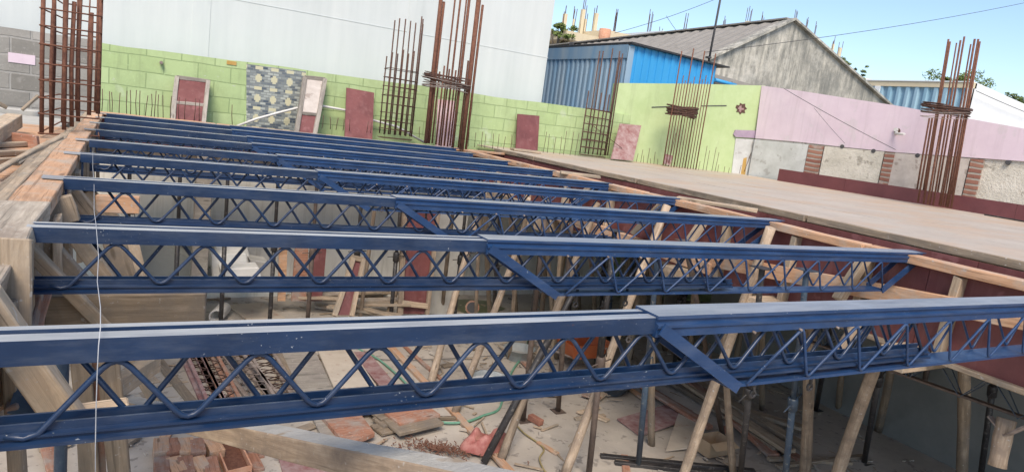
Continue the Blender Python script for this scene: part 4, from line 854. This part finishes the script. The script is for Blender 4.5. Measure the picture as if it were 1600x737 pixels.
# rakers at right beam tops (short, in pale light)
for i, (a, c, l) in enumerate((((1310, 468), (1352, 402), 'wide sawn raker at the end of the second girder'), ((1072, 385), (1100, 345), 'sawn raker under the end of the third girder'), ((885, 330), (930, 285), 'sawn raker under the end of the fifth girder'), ((990, 365), (1040, 312), 'sawn raker under the end of the fourth girder'))):
    tag(lumber('raker', ax(*a, 4.12), ax(*c, 4.24), .085, .05, 'pale_wood'), l, 'timber')
# under deck: supporting girder, fork head post, walls
T = thing('rusty_girder', 'thin brown lattice girder under the deck edge at lower right', 'girder', (4.62, 2.5, -.8))
MB().bar((4.62, 3.4, -.88), (4.62, 1.2, -.80), .05, .014).build('bottom_bar', 'rust_steel', T)
MB().bar((4.62, 3.4, -.66), (4.62, 1.2, -.635), .05, .03).build('top_bar', 'blue_steel', T)
for s_ in (-1, 1):
    pts = []
    for i in range(13): pts.append((4.62 + s_ * (.018 if i % 2 else .06), 3.3 - i * .165, -.87 + .007 * i / 2 if i % 2 else -.655 + .002 * i))
    MB().tube(pts, .006, 5).build('lattice_rod', 'blue_steel', T)
p = ax(1572, 640, 4.6); T = thing('log_prop', 'log hanging with a forked wire strap head at the lower right edge', 'post', p)
log('log', ax(1558, 728, 4.45), ax(1576, 655, 4.5), .045, .05, 'pole_wood', T, .005)
MB().bar(ax(1571, 680, 4.45), ax(1547, 650, 4.5), .035, .01).bar(ax(1571, 680, 4.45), ax(1608, 664, 4.4), .035, .01).build('fork_strap', 'wire_tie', T)
# shaded enclosure below the deck
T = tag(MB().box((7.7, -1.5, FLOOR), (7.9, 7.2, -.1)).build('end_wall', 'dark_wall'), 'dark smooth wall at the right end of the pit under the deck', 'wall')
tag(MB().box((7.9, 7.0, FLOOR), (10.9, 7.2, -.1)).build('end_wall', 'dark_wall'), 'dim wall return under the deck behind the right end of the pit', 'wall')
for i, (x, y) in enumerate(((5.6, 6.4), (6.4, 5.2), (6.2, 7.4), (7.2, 6.1), (5.4, 7.9), (7.0, 7.9))):
    pole(('wooden deck post', )[0] + [' in deep shade behind the timber heap', ' in the shade right of the timber heap', ' far back under the deck, leaning', ' nearest the dark end wall', ' close to the back wall below the deck', ' at the far dark corner below the deck'][i], (x, y, FLOOR), (x + .05, y + .04, -.1), .04, .036, 'old_wood', .012)
# ------------------------------------------------------------------ left side braces and posts
def brace(label, a, c, wd, th, mat, Xa, Xc, name='brace', roll=0.):
    return tag(lumber(name, ax(a[0], a[1], Xa) if Xa is not None else a, c, wd, th, mat, None, (0, 1, 0), roll), label, 'timber')
def yb(x, y, Y): return ay(x, y, Y)
L = lambda l, p, q, wd, th, mat='old_wood', name='timber', up=(0, -1, 0), cat='timber': tag(lumber(name, p, q, wd, th, mat, None, up), l, cat)
L('thick upright board under the left beam edge at the second girder', yb(20, 372, 2.02), yb(16, 560, 2.0), .085, .04, 'old_wood', 'post')
L('narrow brace slanting down right from the left beam to the nearest girder', yb(40, 385, 2.75), yb(178, 522, 2.85), .045, .05, 'pale_wood', 'brace')
L('broad brace passing behind the second girder below its end plate', yb(58, 372, 3.1), yb(146, 470, 3.2), .085, .05, 'old_wood', 'brace')
L('slim brace right of the broad brace behind the second girder', yb(118, 372, 3.5), yb(172, 440, 3.6), .06, .05, 'pale_wood', 'brace')
L('short brace seen inside the left end panel of the third girder', yb(108, 296, 4.1), yb(146, 342, 4.2), .08, .05, 'old_wood', 'brace')
L('brace slanting beside the string behind the third girder', yb(134, 298, 4.6), yb(180, 345, 4.7), .07, .05, 'pale_wood', 'brace')
L('wide grey plank standing behind the first lattice bend of the second girder', yb(176, 368, 4.0), yb(214, 500, 3.9), .11, .04, 'old_wood', 'plank')
L('lighter plank standing tight beside the wide grey plank', yb(204, 372, 4.0), yb(234, 500, 3.9), .07, .04, 'pale_wood', 'plank')
L('upright plank between two braces behind the second girder end', yb(98, 372, 3.6), yb(112, 520, 3.6), .05, .04, 'old_wood', 'plank')
L('grey plank standing behind the third girder end at the left beam', yb(86, 310, 3.3), yb(100, 348, 3.3), .12, .05, 'old_wood', 'plank')
L('thick squared brace behind the nearest girder at the far left', yb(-30, 462, 1.78), yb(112, 665, 1.86), .075, .06, 'pale_wood', 'brace')
L('thick horizontal plank spanning behind the second girder at the left', yb(72, 486, 2.85), yb(322, 478, 2.85), .045, .118, 'old_wood', 'plank', (0, 0, 1))
L('horizontal board seen through the left panel of the third girder', yb(150, 318, 4.3), yb(218, 320, 4.3), .04, .095, 'fresh_wood', 'plank', (0, 0, 1))
L('lower horizontal board at the left beam behind the third girder', yb(105, 336, 4.2), yb(150, 342, 4.2), .04, .06, 'fresh_wood', 'plank', (0, 0, 1))
L('rough brown post behind the nearest girder left of the squared timber', yb(126, 560, 2.6), yb(140, 760, 2.6), .060, .04, 'pale_wood', 'post')
L('darker post right of the rough brown post behind the nearest girder', yb(150, 560, 2.65), yb(158, 760, 2.65), .035, .04, 'red_plank', 'post')
L('pale post with nail holes at the bottom left', yb(170, 560, 2.55), yb(188, 760, 2.55), .065, .04, 'old_wood', 'post')
L('long horizontal bearer just above the bottom rail of the nearest girder', yb(20, 664, 1.9), yb(200, 634, 1.9), .05, .035, 'pale_wood', 'bearer', (0, 0, 1))
L('brown shuttering side board at the far left edge', yb(-40, 470, 2.3), yb(0, 640, 1.95), .10, .02, 'fresh_wood', 'board')
L('thin edge lath of the shuttering box at far left', yb(62, 448, 2.7), yb(20, 640, 1.9), .03, .025, 'red_plank', 'lath')
L('reddish box board behind the second girder end plate at the left', yb(58, 440, 2.7), yb(30, 545, 2.5), .10, .02, 'red_plank', 'board')
T = thing('scaffold_clamp', 'grey blue steel channel piece at the far left behind the nearest girder', 'steel channel', yb(45, 610, 1.95))
MB().bar(yb(62, 560, 1.98), yb(34, 648, 1.9), .06, .012, (0, -1, 0)).build('flange', 'blue_steel', T); MB().bar(yb(70, 585, 2.0), yb(52, 650, 1.93), .018, .04, (0, -1, 0)).build('web', 'girder_blue', T)
bt = L('big squared timber with whitewashed top lying across the bottom foreground', EYE + ray(188, 630) * 3.3, EYE + ray(800, 769) * 1.5, .085, .072, 'pole_wood', 'timber', (0, 0, 1))
bt.data.materials.append(MATS['whitewash'])
for p_ in bt.data.polygons:
    if p_.normal.z > .8: p_.material_index = 1
L('old timber ending below the squared one, slanting left', yb(170, 612, 3.4), yb(240, 566, 3.8), .07, .09, 'pale_wood', 'timber', (0, 0, 1))
L('flat old board standing slanted beside the timber end', yb(205, 560, 3.9), yb(250, 640, 3.9), .05, .07, 'pale_wood', 'board')
# ------------------------------------------------------------------ things on the floor
def fp(l, a, c, wd, th, mat='old_wood', ha=None, hc=None, name='plank', cat='plank'):
    ha = th / 2 + .01 if ha is None else ha; hc = th / 2 + .01 if hc is None else hc
    return tag(lumber(name, fl(a[0], a[1], ha), fl(c[0], c[1], hc), wd, th, mat), l, cat)
def sheet_on(l, px, th, mat, h=.012, name='plywood_sheet', cat='sheet'):
    P_ = [fl(x, y, h) for x, y in px]; return tag(slab(name, P_, (0, 0, th), mat), l, cat)
sheet_on('large clean cream plywood sheet slanting on the floor', [(496, 548), (548, 546), (612, 640), (540, 650)], .02, 'sheet_ply', .06)
sheet_on('dusty mauve grey sheet left of the cream plywood sheet', [(440, 552), (492, 550), (560, 690), (505, 690)], .02, 'grey_panel', .03)
sheet_on('pinkish board end in front of the big squared timber', [(498, 650), (560, 648), (585, 682), (540, 700)], .04, 'red_plank', .05)
sheet_on('maroon grey sheet flat on the floor at the right of the pit', [(964, 655), (1052, 630), (1096, 648), (1000, 682)], .014, 'mottled_ply', .02)
sheet_on('flat beige board on the floor beside the concrete pipe', [(356, 478), (410, 474), (445, 498), (385, 500)], .02, 'sheet_ply', .02)
sheet_on('pink stained board lying right of the cream sheet', [(548, 552), (574, 550), (622, 606), (600, 612)], .016, 'mottled_ply', .03)
sheet_on('pale board lying flat under the timber heap in the shade', [(1062, 640), (1100, 645), (1080, 700), (1040, 705)], .015, 'sheet_ply', .02)
sheet_on('mauve scrap sheet at the very bottom behind the squared timber', [(430, 700), (520, 690), (560, 760), (450, 770)], .02, 'mottled_ply', .02)
k = 0
for a, c, wd, th, mt_, l in (((586, 650), (628, 640), .22, .03, 'old_wood', 'top one of the short grey boards stacked by the pinkish board end'), ((590, 660), (632, 650), .20, .03, 'old_wood', 'lower one of the short grey boards stacked by the pinkish board end'),
        ((612, 655), (675, 640), .28, .035, 'red_plank', 'rusty top board of the small stack beside the green hose'), ((612, 668), (680, 652), .30, .035, 'old_wood', 'bottom board of the small stack beside the green hose'), ((588, 672), (626, 662), .2, .03, 'old_wood', 'bottom grey board under the short stacked ones')):
    k += 1; fp(l, a, c, wd, th, mt_, ha=.10 - .022 * (k % 3) if k < 5 else .03, hc=.10 - .022 * (k % 3) if k < 5 else .03, name='board', cat='board')
fp('long orange lath running from the middle of the pit to the bottom', (590, 520), (806, 745), .075, .04, 'fresh_wood')
fp('second slim lath beside the long orange lath', (612, 522), (700, 602), .04, .03, 'red_plank')
fp('short brown lath by the green hose', (640, 654), (712, 652), .04, .03, 'old_wood')
fp('orange grey lath curving toward the timber heap', (948, 580), (1010, 625), .07, .03, 'fresh_wood')
# timber heap at right
R = random.Random(11)
heap = [((985, 590), (1100, 660)), ((1010, 575), (1180, 668)), ((1030, 570), (1235, 705)), ((1055, 580), (1255, 722)), ((1048, 595), (1215, 700)), ((1080, 590), (1262, 700)), ((1000, 600), (1110, 668)), ((1110, 610), (1240, 690)), ((1160, 640), (1255, 668)), ((1140, 650), (1210, 712))]
word = ['reddish plank at the near left flank', 'longest grey plank', 'wide pale plank on top', 'lowest plank reaching farthest right', 'cracked plank in the middle', 'narrow plank along the upper rim', 'short plank tucked under the left flank', 'dark plank under the rim', 'crosswise offcut on the right end', 'stub near the cardboard box']
for i, ((a, c), l) in enumerate(zip(heap, word)): fp(l + ' of the timber heap in the shade', a, c, R.uniform(.09, .15), .04, ('red_plank', 'old_wood', 'pale_wood')[i % 3], .04 + .04 * (i % 4), .03 + .04 * (i % 3))
for a, c, l in (((1200, 716), (1330, 722), 'long lath lying along the floor below the timber heap'), ((1215, 728), (1350, 712), 'lath crossing another lath on the shaded floor')): fp(l, a, c, .06, .03, 'old_wood')
# plank pile at the back
R = random.Random(5); mats_ = ['cracked_wood', 'pale_wood', 'pale_wood']
for i in range(18):
    x = 434 + R.uniform(0, 95) + (60 if i > 10 else 0); y = 462 + R.uniform(-8, 24); ln = R.uniform(55, 120)
    fp('weathered offcut plank in the loose pile along the back of the pit', (x, y), (x + ln, y + R.uniform(-6, 16)), R.uniform(.07, .16), .03, mats_[i % 3], .03 + .022 * i, .03 + .024 * i)['group'] = 'plank pile at the back'
for a, c, l in (((300, 470), (360, 466), 'dark stick lying left of the beige board'), ((352, 462), (430, 455), 'long dark bar lying behind the beige board')): fp(l, a, c, .03, .03, 'old_wood')
R = random.Random(21); cnt = 0
while cnt < 34:
    x, y = R.uniform(230, 1000), R.uniform(500, 735)
    if 455 < x < 640 and 540 < y < 690: continue
    cnt += 1; a_ = R.uniform(-.6, 2.2); ln = R.uniform(18, 75)
    o = fp('loose weathered lath or offcut lying about on the pit floor', (x, y), (x + ln * math.cos(a_), y + ln * .55 * math.sin(a_)), R.uniform(.03, .10), .02, ('pale_wood', 'old_wood', 'fresh_wood', 'pale_wood', 'red_plank')[cnt % 5]); o['group'] = 'loose laths on the pit floor'
# back wall objects in the pit
def back(l, px, th, mat, Y, name='panel', cat='panel', dY=.0): return tag(slab(name, [ay(x, y, Y - (dY if i > 1 else 0)) for i, (x, y) in enumerate(px)], (0, th, 0), mat), l, cat)
back('maroon plank standing on the back wall, left of a pair', [(463, 365), (483, 365), (478, 470), (455, 470)], .03, 'mottled_ply' if 0 else 'red_plank', 9.4, 'plank', 'plank', .2)
back('maroon plank standing on the back wall, right of a pair', [(486, 365), (512, 366), (503, 470), (480, 470)], .03, 'maroon_ply', 9.4, 'plank', 'plank', .2)
back('pine plank standing left of the maroon pair', [(437, 365), (450, 365), (446, 470), (434, 470)], .03, 'fresh_wood', 9.42, 'plank', 'plank', .2)
T = thing('door', 'dark red door with pale side stiles standing in the pit centre', 'door', ay(655, 490, 8.3))
slab('leaf', [ay(638, 322, 8.5), ay(682, 322, 8.5), ay(668, 490, 8.25), ay(630, 490, 8.25)], (0, .03, 0), 'maroon_ply', T)
lumber('stile', ay(632, 322, 8.46), ay(625, 492, 8.21), .07, .05, 'pole_wood', T, up=(0, -1, 0)); lumber('stile', ay(686, 322, 8.46), ay(667, 492, 8.21), .05, .05, 'pole_wood', T, up=(0, -1, 0)); lumber('rail', ay(628, 473, 8.22), ay(668, 478, 8.22), .07, .05, 'pale_wood', T, up=(0, -1, 0))
back('smooth grey green panel standing right of the dark red door', [(686, 310), (735, 315), (710, 492), (668, 490)], .02, 'concrete', 8.8, 'panel', 'panel', .2)
T = thing('door', 'small red door frame with pale stiles leaning over the plank pile', 'door', ay(550, 480, 8.2))
slab('leaf', [ay(548, 402, 8.3), ay(567, 405, 8.3), ay(548, 492, 7.9), ay(528, 492, 7.9)], (0, .02, 0), 'maroon_ply', T)
for a, c, wd in (((552, 402), (522, 494), .06), ((568, 405), (549, 494), .05)): lumber('stile', ay(*a, 8.28), ay(*c, 7.88), wd, .05, 'pale_wood', T, up=(0, -1, 0))
lumber('rail', ay(546, 401, 8.28), ay(570, 406, 8.28), .06, .05, 'pale_wood', T, up=(0, -1, 0))
for (x, y, YY, l) in ((1006, 470, 8.9, 'wide pale board stood upright deep in the pit'), (1045, 470, 8.4, 'brownish board stood upright near the right beam'), (975, 440, 9.4, 'narrow board stood upright at the far right of the back wall')):
    back(l, [(x + 3, y - 110), (x + 30, y - 108), (x + 20, y + 20), (x - 8, y + 20)], .03, 'grey_panel', YY, 'board', 'board', .15)
tag(MB().box((ay(312, 400, 8.9).x - .09, 8.8, FLOOR), (ay(312, 400, 8.9).x + .09, 8.98, -.3)).build('column', 'grey_panel', None, None, .008), 'brown square column standing in front of the pale back wall', 'column')
T = tag(slab('sloping_slab', [ay(203, 368, 9.1), ay(240, 374, 9.1), ay(338, 425, 9.1), ay(338, 448, 9.1), ay(196, 432, 9.1)], (0, .5, 0), 'dark_wall'), 'dark sloping slab like a stair underside left of the brown column', 'slab')
for i, (px, Y, l) in enumerate((([(336, 352), (378, 352), (400, 440), (340, 440)], 9.3, 'tall white slab offcut behind the others beside the brown column'), ([(330, 398), (385, 396), (392, 440), (332, 440)], 9.0, 'middle white block leaning in front of the tall slab'), ([(345, 420), (405, 418), (412, 446), (350, 448)], 8.7, 'lowest and nearest white block by the brown column'), ([(205, 350), (330, 360), (330, 378), (205, 366)], 9.5, 'long white ledge above the dark sloping slab'), ([(390, 405), (420, 410), (436, 445), (400, 448)], 9.1, 'broken grey block right of the white blocks'))):
    tag(slab('concrete_block', [ay(x, y, Y) for x, y in px], (0, .3, 0), 'stone_white' if i != 4 else 'concrete', None, .01), l, 'block')
b = MB(); p = fl(338, 494, .09); pts = [(p.x + .09 * math.cos(t_), p.y, p.z + .09 * math.sin(t_)) for t_ in [i * PI / 8 for i in range(16)]]; n = 16
q = [Vector(v) for v in pts]; c_ = Vector((p.x, p.y, p.z)); inn = [c_ + (v - c_) * .8 for v in q]; dp = Vector((.12, .32, 0))
b.add(q + [v + dp for v in q] + inn + [v + dp for v in inn], [(i, (i + 1) % n, (i + 1) % n + n, i + n) for i in range(n)] + [(i + 2 * n, i + 3 * n, (i + 1) % n + 3 * n, (i + 1) % n + 2 * n) for i in range(n)] + [(i, i + 2 * n, (i + 1) % n + 2 * n, (i + 1) % n) for i in range(n)] + [(i + n, (i + 1) % n + n, (i + 1) % n + 3 * n, i + 3 * n) for i in range(n)])
tag(b.build('pipe_section', 'pvc'), 'short wide pale pipe lying open end forward near the back row of props', 'pipe')
T = thing('plant_tub', 'small grey pot on a mossy wet patch at the back', 'pot', fl(738, 476))
MB().tube([fl(738, 480), fl(738, 480, .20)], [.075, .085], 14).build('pot', 'concrete', T); MB().tube([fl(738, 480, .17), fl(738, 480, .21)], [.10, .105], 14).build('rim', 'red_plank', T); MB().tube([fl(738, 480, .205), fl(738, 480, .213)], .08, 14).build('opening', 'cable', T)
p = fl(740, 478, .018); v_ = [(p.x + .5 * math.cos(t_) * random.uniform(.8, 1.1), p.y + .42 * math.sin(t_) * random.uniform(.8, 1.1), p.z) for t_ in [i * PI / 10 for i in range(20)]]
tag(MB().prism(v_, (0, 0, .004)).build('wet_patch', 'moss_water'), 'dark green mossy puddle round the small pot', 'puddle')
# buckets, basin, barrow
def vessel(name, l, cat, c_, r0, r1, h, mat, n=18, fill=None, fm='concrete', handle=False):
    T = thing(name, l, cat, c_); b = MB(); vs = []
    for (rr, zz) in ((r0, 0), (r1, h), (r1 + .012, h), (r1 + .012, h - .012), (r1 - .006, h - .002), (r0 - .006, .01)):
        vs += [(c_.x + rr * math.cos(2 * PI * k / n), c_.y + rr * math.sin(2 * PI * k / n), c_.z + zz) for k in range(n)]
    fs = []
    for a, e in ((0, 1), (1, 2), (2, 4), (4, 5)): fs += [(a * n + k, a * n + (k + 1) % n, e * n + (k + 1) % n, e * n + k) for k in range(n)]
    fs += [tuple(5 * n + k for k in range(n))]; b.add(vs, fs, 0, True); b.build('shell', mat, T)
    if fill: MB().tube([c_ + Vector((0, 0, .02)), c_ + Vector((0, 0, fill))], [r0 * .95, r0 + (r1 - r0) * fill / h - .012], n).build('contents', fm, T)
    if handle: MB().tube([c_ + Vector((r1 * math.cos(t_), r1 * .25 * math.sin(t_), h + .02 + r1 * .3 * math.sin(t_))) for t_ in [i * PI / 8 for i in range(9)]], .004, 5).build('handle', 'wire_tie', T)
    return T
vessel('bucket', 'round grey tub of pale cement water near the middle props', 'tub', fl(760, 620), .17, .23, .22, 'tub_plastic', 20, .17, 'stone_white', True)
vessel('basin', 'shallow dark blue basin behind the pale raking pole', 'basin', fl(955, 612), .13, .22, .12, 'blue_steel', 20, .04, 'concrete')
vessel('basin', 'grey plastic basin at the left of the orange barrow', 'basin', fl(810, 560), .15, .20, .15, 'tub_plastic', 20, .05, 'concrete')
p = fl(920, 578); T = thing('wheelbarrow', 'orange barrow tray standing behind the props', 'wheelbarrow', p)
b = MB(); x0, y0, z0 = p.x - .12, p.y, p.z + .18; o_ = [(x0 - .30, y0 - .15, z0 + .22), (x0 + .32, y0 - .2, z0 + .22), (x0 + .34, y0 + .4, z0 + .22), (x0 - .30, y0 + .4, z0 + .22)]; i_ = [(x0 - .17, y0 - .05, z0), (x0 + .22, y0 - .05, z0), (x0 + .22, y0 + .28, z0), (x0 - .17, y0 + .28, z0)]
b.add(o_ + i_, [(0, 1, 5, 4), (1, 2, 6, 5), (2, 3, 7, 6), (3, 0, 4, 7), (4, 5, 6, 7)]); b.build('tray', 'orange_plastic', T)
MB().tube([(x0 - .7, y0 + .02, z0 + .2), (x0 - .1, y0, z0 - .02), (x0 + .4, y0 + .1, z0 - .06)], .015, 6).tube([(x0 - .7, y0 + .3, z0 + .2), (x0 - .1, y0 + .25, z0 - .02), (x0 + .4, y0 + .15, z0 - .06)], .015, 6).build('handles', 'wire_tie', T)
MB().tube([(x0 - .1, y0, z0 - .02), (x0 - .15, y0, p.z)], .014, 6).build('leg', 'wire_tie', T); MB().tube([(x0 - .1, y0 + .25, z0 - .02), (x0 - .15, y0 + .25, p.z)], .014, 6).build('leg', 'wire_tie', T)
MB().tube([(x0 + .42, y0 + .09, p.z + .14), (x0 + .42, y0 + .16, p.z + .14)], .14, 16).build('wheel', 'cable', T)
# red sack: crumpled
p = fl(758, 702); b = MB(); n, m_ = 22, 9; vs = []; R = random.Random(3)
for j in range(m_ + 1):
    for k in range(n):
        t_ = 2 * PI * k / n; rr = .20 * (j / m_) ** .8; z = .13 * math.sin(PI * min(1, j / m_ * 1.05)) ** .7 * (1 + .35 * math.sin(3 * t_ + 1)) + R.uniform(-.012, .012) - (.06 if j < 4 else 0)
        vs.append((p.x + rr * math.cos(t_) * 1.15 * (1 + .12 * math.sin(2 * t_ + j)), p.y + rr * .75 * math.sin(t_) * (1 + .1 * math.sin(3 * t_)), p.z + .02 + max(0, z)))
b.add(vs, [(j * n + k, j * n + (k + 1) % n, (j + 1) * n + (k + 1) % n, (j + 1) * n + k) for j in range(m_) for k in range(n)], 0, True)
tag(b.build('sack', 'red_sack'), 'crumpled red and white sack lying by the foot of the dark raking tube', 'sack')
# debris
b = MB(); R = random.Random(8)
for _ in range(520):
    t_, rr = R.uniform(0, 6.28), abs(R.gauss(0, .42)); c_ = fl(688, 704) + Vector((rr * math.cos(t_) * .55 + .0, rr * math.sin(t_) * .22 - rr * math.cos(t_) * .25, .012 + R.uniform(0, .03))); s_ = R.uniform(.006, .02); d = Vector((R.gauss(0, 1), R.gauss(0, 1), R.gauss(0, .4))).normalized() * s_
    b.bar(c_ - d, c_ + d, s_ * .5, s_ * .4)
o = b.build('shavings', 'mortar_crumbs'); tag(o, 'heap of dark red brown crumbs scattered on the floor near the sack', 'debris'); o['kind'] = 'stuff'
b = MB(); R = random.Random(9)
for _ in range(900):
    c_ = Vector((R.uniform(-.3, 7.4), R.uniform(2.2, 10), FLOOR + .018)); s_ = R.uniform(.008, .03) * (1 if R.random() < .9 else 2.2); d = Vector((R.gauss(0, 1), R.gauss(0, 1), R.gauss(0, .1))).normalized() * s_; b.bar(c_ - d, c_ + d, s_ * R.uniform(.3, .8), s_ * .4)
o = b.build('rubble_crumbs', 'room_floor'); tag(o, 'small chips and crumbs scattered over the pit floor', 'debris'); o['kind'] = 'stuff'
b = MB()
for _ in range(420):
    c_ = Vector((R.uniform(-.3, 7.4), R.uniform(2.2, 10), FLOOR + .02)); d = Vector((R.gauss(0, 1), R.gauss(0, 1), R.gauss(0, .06))).normalized() * R.uniform(.03, .13); b.bar(c_ - d, c_ + d, R.uniform(.006, .03), .007)
o = b.build('wood_chips', 'pale_wood'); tag(o, 'splinters and wood chips scattered over the pit floor', 'debris'); o['kind'] = 'stuff'
# hoses and cords
def cord(name, l, px, r, mat, cat='hose', h=.02):
    P_ = [fl(x, y, h + .004 * (i % 2)) for i, (x, y) in enumerate(px)]; o = []
    for i in range(len(P_) - 1):
        a, c0, c1, d = P_[max(0, i - 1)], P_[i], P_[i + 1], P_[min(len(P_) - 1, i + 2)]
        for k in range(6):
            u = k / 6; o.append(.5 * ((2 * c0) + (c1 - a) * u + (2 * a - 5 * c0 + 4 * c1 - d) * u * u + (3 * c0 - a - 3 * c1 + d) * u ** 3))
    o.append(P_[-1]); tag(MB().tube(o, r, 6).build(name, mat), l, cat)
cord('hose', 'light green hose curling round the grey tub', [(678, 656), (700, 660), (730, 658), (757, 648), (778, 640), (786, 622), (800, 580), (822, 545), (830, 500)], .014, 'green_hose')
cord('hose', 'green hose lying left of the long orange lath', [(560, 545), (590, 560), (615, 580), (636, 600), (650, 618)], .012, 'green_hose')
cord('cord', 'yellow brown cord snaking on the floor by the pale raking pole', [(800, 655), (818, 675), (842, 692), (850, 702), (843, 715), (848, 730), (855, 742), (842, 752)], .008, 'yellow_cord', 'cord')
cord('cord', 'thin dark wire lying across the middle of the pit floor', [(545, 558), (620, 562), (700, 560), (760, 556), (820, 550)], .005, 'cable', 'wire')
# black channels
fp('black steel channel on the floor at the bottom, longer one', (938, 712), (1180, 736), .06, .04, 'black_steel', name='steel_channel', cat='steel channel')
fp('black steel channel on the floor at the bottom, shorter one in front', (960, 722), (1150, 742), .05, .04, 'black_steel', name='steel_channel', cat='steel channel')
fp('red brick lying alone on the floor below the rusty prop', (828, 650), (846, 660), .07, .06, 'red_brick', name='brick', cat='brick')
fp('broken red brick by the cardboard box', (1128, 668), (1140, 676), .07, .06, 'red_brick', name='brick', cat='brick')
p = fl(1112, 706); T = thing('cardboard_box', 'small open cardboard box in front of the timber heap', 'box', p); b = MB()
b.box((p.x - .15, p.y - .1, p.z + .01), (p.x + .15, p.y + .1, p.z + .015)).box((p.x - .15, p.y - .105, p.z + .01), (p.x + .15, p.y - .1, p.z + .16)).box((p.x - .15, p.y + .1, p.z + .01), (p.x + .15, p.y + .105, p.z + .16)).box((p.x - .155, p.y - .1, p.z + .01), (p.x - .15, p.y + .1, p.z + .16)).box((p.x + .15, p.y - .1, p.z + .01), (p.x + .155, p.y + .1, p.z + .16)); b.build('carton', 'cardboard', T)
slab('flap', [(p.x - .15, p.y - .106, p.z + .158), (p.x + .15, p.y - .106, p.z + .158), (p.x + .16, p.y - .19, p.z + .12), (p.x - .16, p.y - .19, p.z + .12)], (0, 0, .004), 'cardboard', T)
# orange wooden blocks stack at bottom left
R = random.Random(4)
for i, (x, l) in enumerate(((252, 'leftmost'), (268, 'tallest'), (288, 'greyish'), (308, 'smooth'), (326, 'rightmost'))):
    for j, (yy, wrd) in enumerate(((695, 'upright orange brown block'), (722, 'front orange brown block'))):
        a = fl(x + R.uniform(-2, 2), yy, .06); d = Vector((R.uniform(-.01, .05), -.24, 0))
        tag(lumber('timber_block', a, a + d, .11, .14 - .03 * j, 'red_plank' if (i + j) % 2 else 'fresh_wood'), '%s %s in the cluster at the bottom left' % (l, wrd), 'block')
# old lattice girders lying on the floor
def old_girder(l, pa, pc, wd, m1, m2, pitch=.10):
    A, C_ = fl(*pa, .03), fl(*pc, .03); T = thing('rusty_girder', l, 'girder', A); d = (C_ - A); Ln = d.length; u = d.normalized(); s_ = Vector((-u.y, u.x, 0))
    for k, sg in ((0, -1), (1, 1)): MB().bar(A + s_ * sg * wd / 2, C_ + s_ * sg * wd / 2, .045, .03).build('chord', m1, T)
    for hh in (.0, .12):
        n = int(Ln / pitch); pts = [A + u * (i * pitch) + s_ * (wd / 2 - .01) * (1 if i % 2 else -1) + Vector((0, 0, hh)) for i in range(n)]; MB().tube(pts, .006, 5).build('lattice_rod', m2, T)
    for k, sg in ((0, -1), (1, 1)): MB().bar(A + s_ * sg * wd / 2 + Vector((0, 0, .12)), C_ + s_ * sg * wd / 2 + Vector((0, 0, .12)), .03, .02).build('upper_chord', m1, T)
old_girder('dusty maroon lattice girder lying on the floor, leftmost of the four', (296, 556), (362, 700), .14, 'mottled_ply', 'dark_rust')
old_girder('dusty maroon lattice girder lying second from the left', (320, 556), (395, 715), .14, 'red_plank', 'dark_rust')
old_girder('grey rusty lattice girder lying third from the left', (352, 556), (420, 640), .20, 'wire_tie', 'wire_tie')
old_girder('rusty lattice girder lying rightmost with wide zigzag bars', (400, 554), (450, 640), .24, 'wire_tie', 'dark_rust')
for a, c, l, m_ in (((436, 552), (520, 676), 'long dark edged lath right of the rusty girders', 'old_wood'), ((452, 552), (530, 670), 'pale long lath between rusty girders and cream sheet', 'pale_wood'), ((245, 560), (310, 640), 'grey plank lying left of the maroon lattice girders', 'old_wood'), ((300, 690), (372, 760), 'grey plank beside the orange blocks at the bottom', 'old_wood'), ((392, 552), (300, 552), 'short orange board across the top of the lying girders', 'fresh_wood'),
        ((520, 552), (470, 566), 'curled old board left of the cream sheet', 'old_wood'), ((382, 690), (405, 735), 'thin leftover lath by the orange channel box', 'red_plank'), ((60, 700), (110, 690), 'pale board end at the bottom left corner', 'pale_wood'), ((180, 700), (215, 680), 'short grey stick on the floor at the bottom left', 'old_wood'), ((70, 690), (84, 735), 'red board end at the bottom left corner', 'red_plank')): fp(l, a, c, .09, .035, m_)
T = thing('channel_box', 'orange brown open channel box at the bottom of the lying girders', 'box', fl(365, 730)); a, c = fl(352, 690, .06), fl(374, 740, .06); s_ = Vector((.09, .02, 0))
MB().bar(a, c, .16, .01).build('base', 'rust', T); MB().bar(a - s_, c - s_, .012, .10).bar(a + s_, c + s_, .012, .10).bar(c - s_, c + s_, .012, .10).build('side', 'orange_block', T)
# yellow cloth knots at the bottom edge
p = az(540, 750, -.62); b = MB(); R = random.Random(2)
for k in range(9):
    c_ = p + Vector((R.uniform(-.05, .05), R.uniform(-.03, .03), R.uniform(-.02, .01))); b.tube([c_ + Vector((-.02, 0, 0)), c_, c_ + Vector((.015, 0, .012))], [.004, .012, .005], 7)
tag(b.build('cloth', 'yellow_cloth'), 'knotted bright yellow cloth at the bottom edge of the picture', 'cloth')
# white string over the girders
pts = [ay(145, 236, 4.6), ay(145, 262, 4.0), ay(147, 290, 3.5), ay(147, 330, 2.9), ay(150, 350, 2.44), ay(154, 400, 2.1), ay(152, 440, 1.9), ay(157, 480, 1.6), ay(157, 512, 1.43), ay(154, 540, 1.41), ay(152, 580, 1.41), ay(150, 640, 1.415), ay(149, 700, 1.42), ay(149, 780, 1.44)]
tag(MB().tube(pts, .0010, 5).build('string', 'string'), 'thin white string draped over the girders and hanging down at the left', 'string')
pts = [ay(145, 215, 5.2), ay(145, 236, 4.6)]
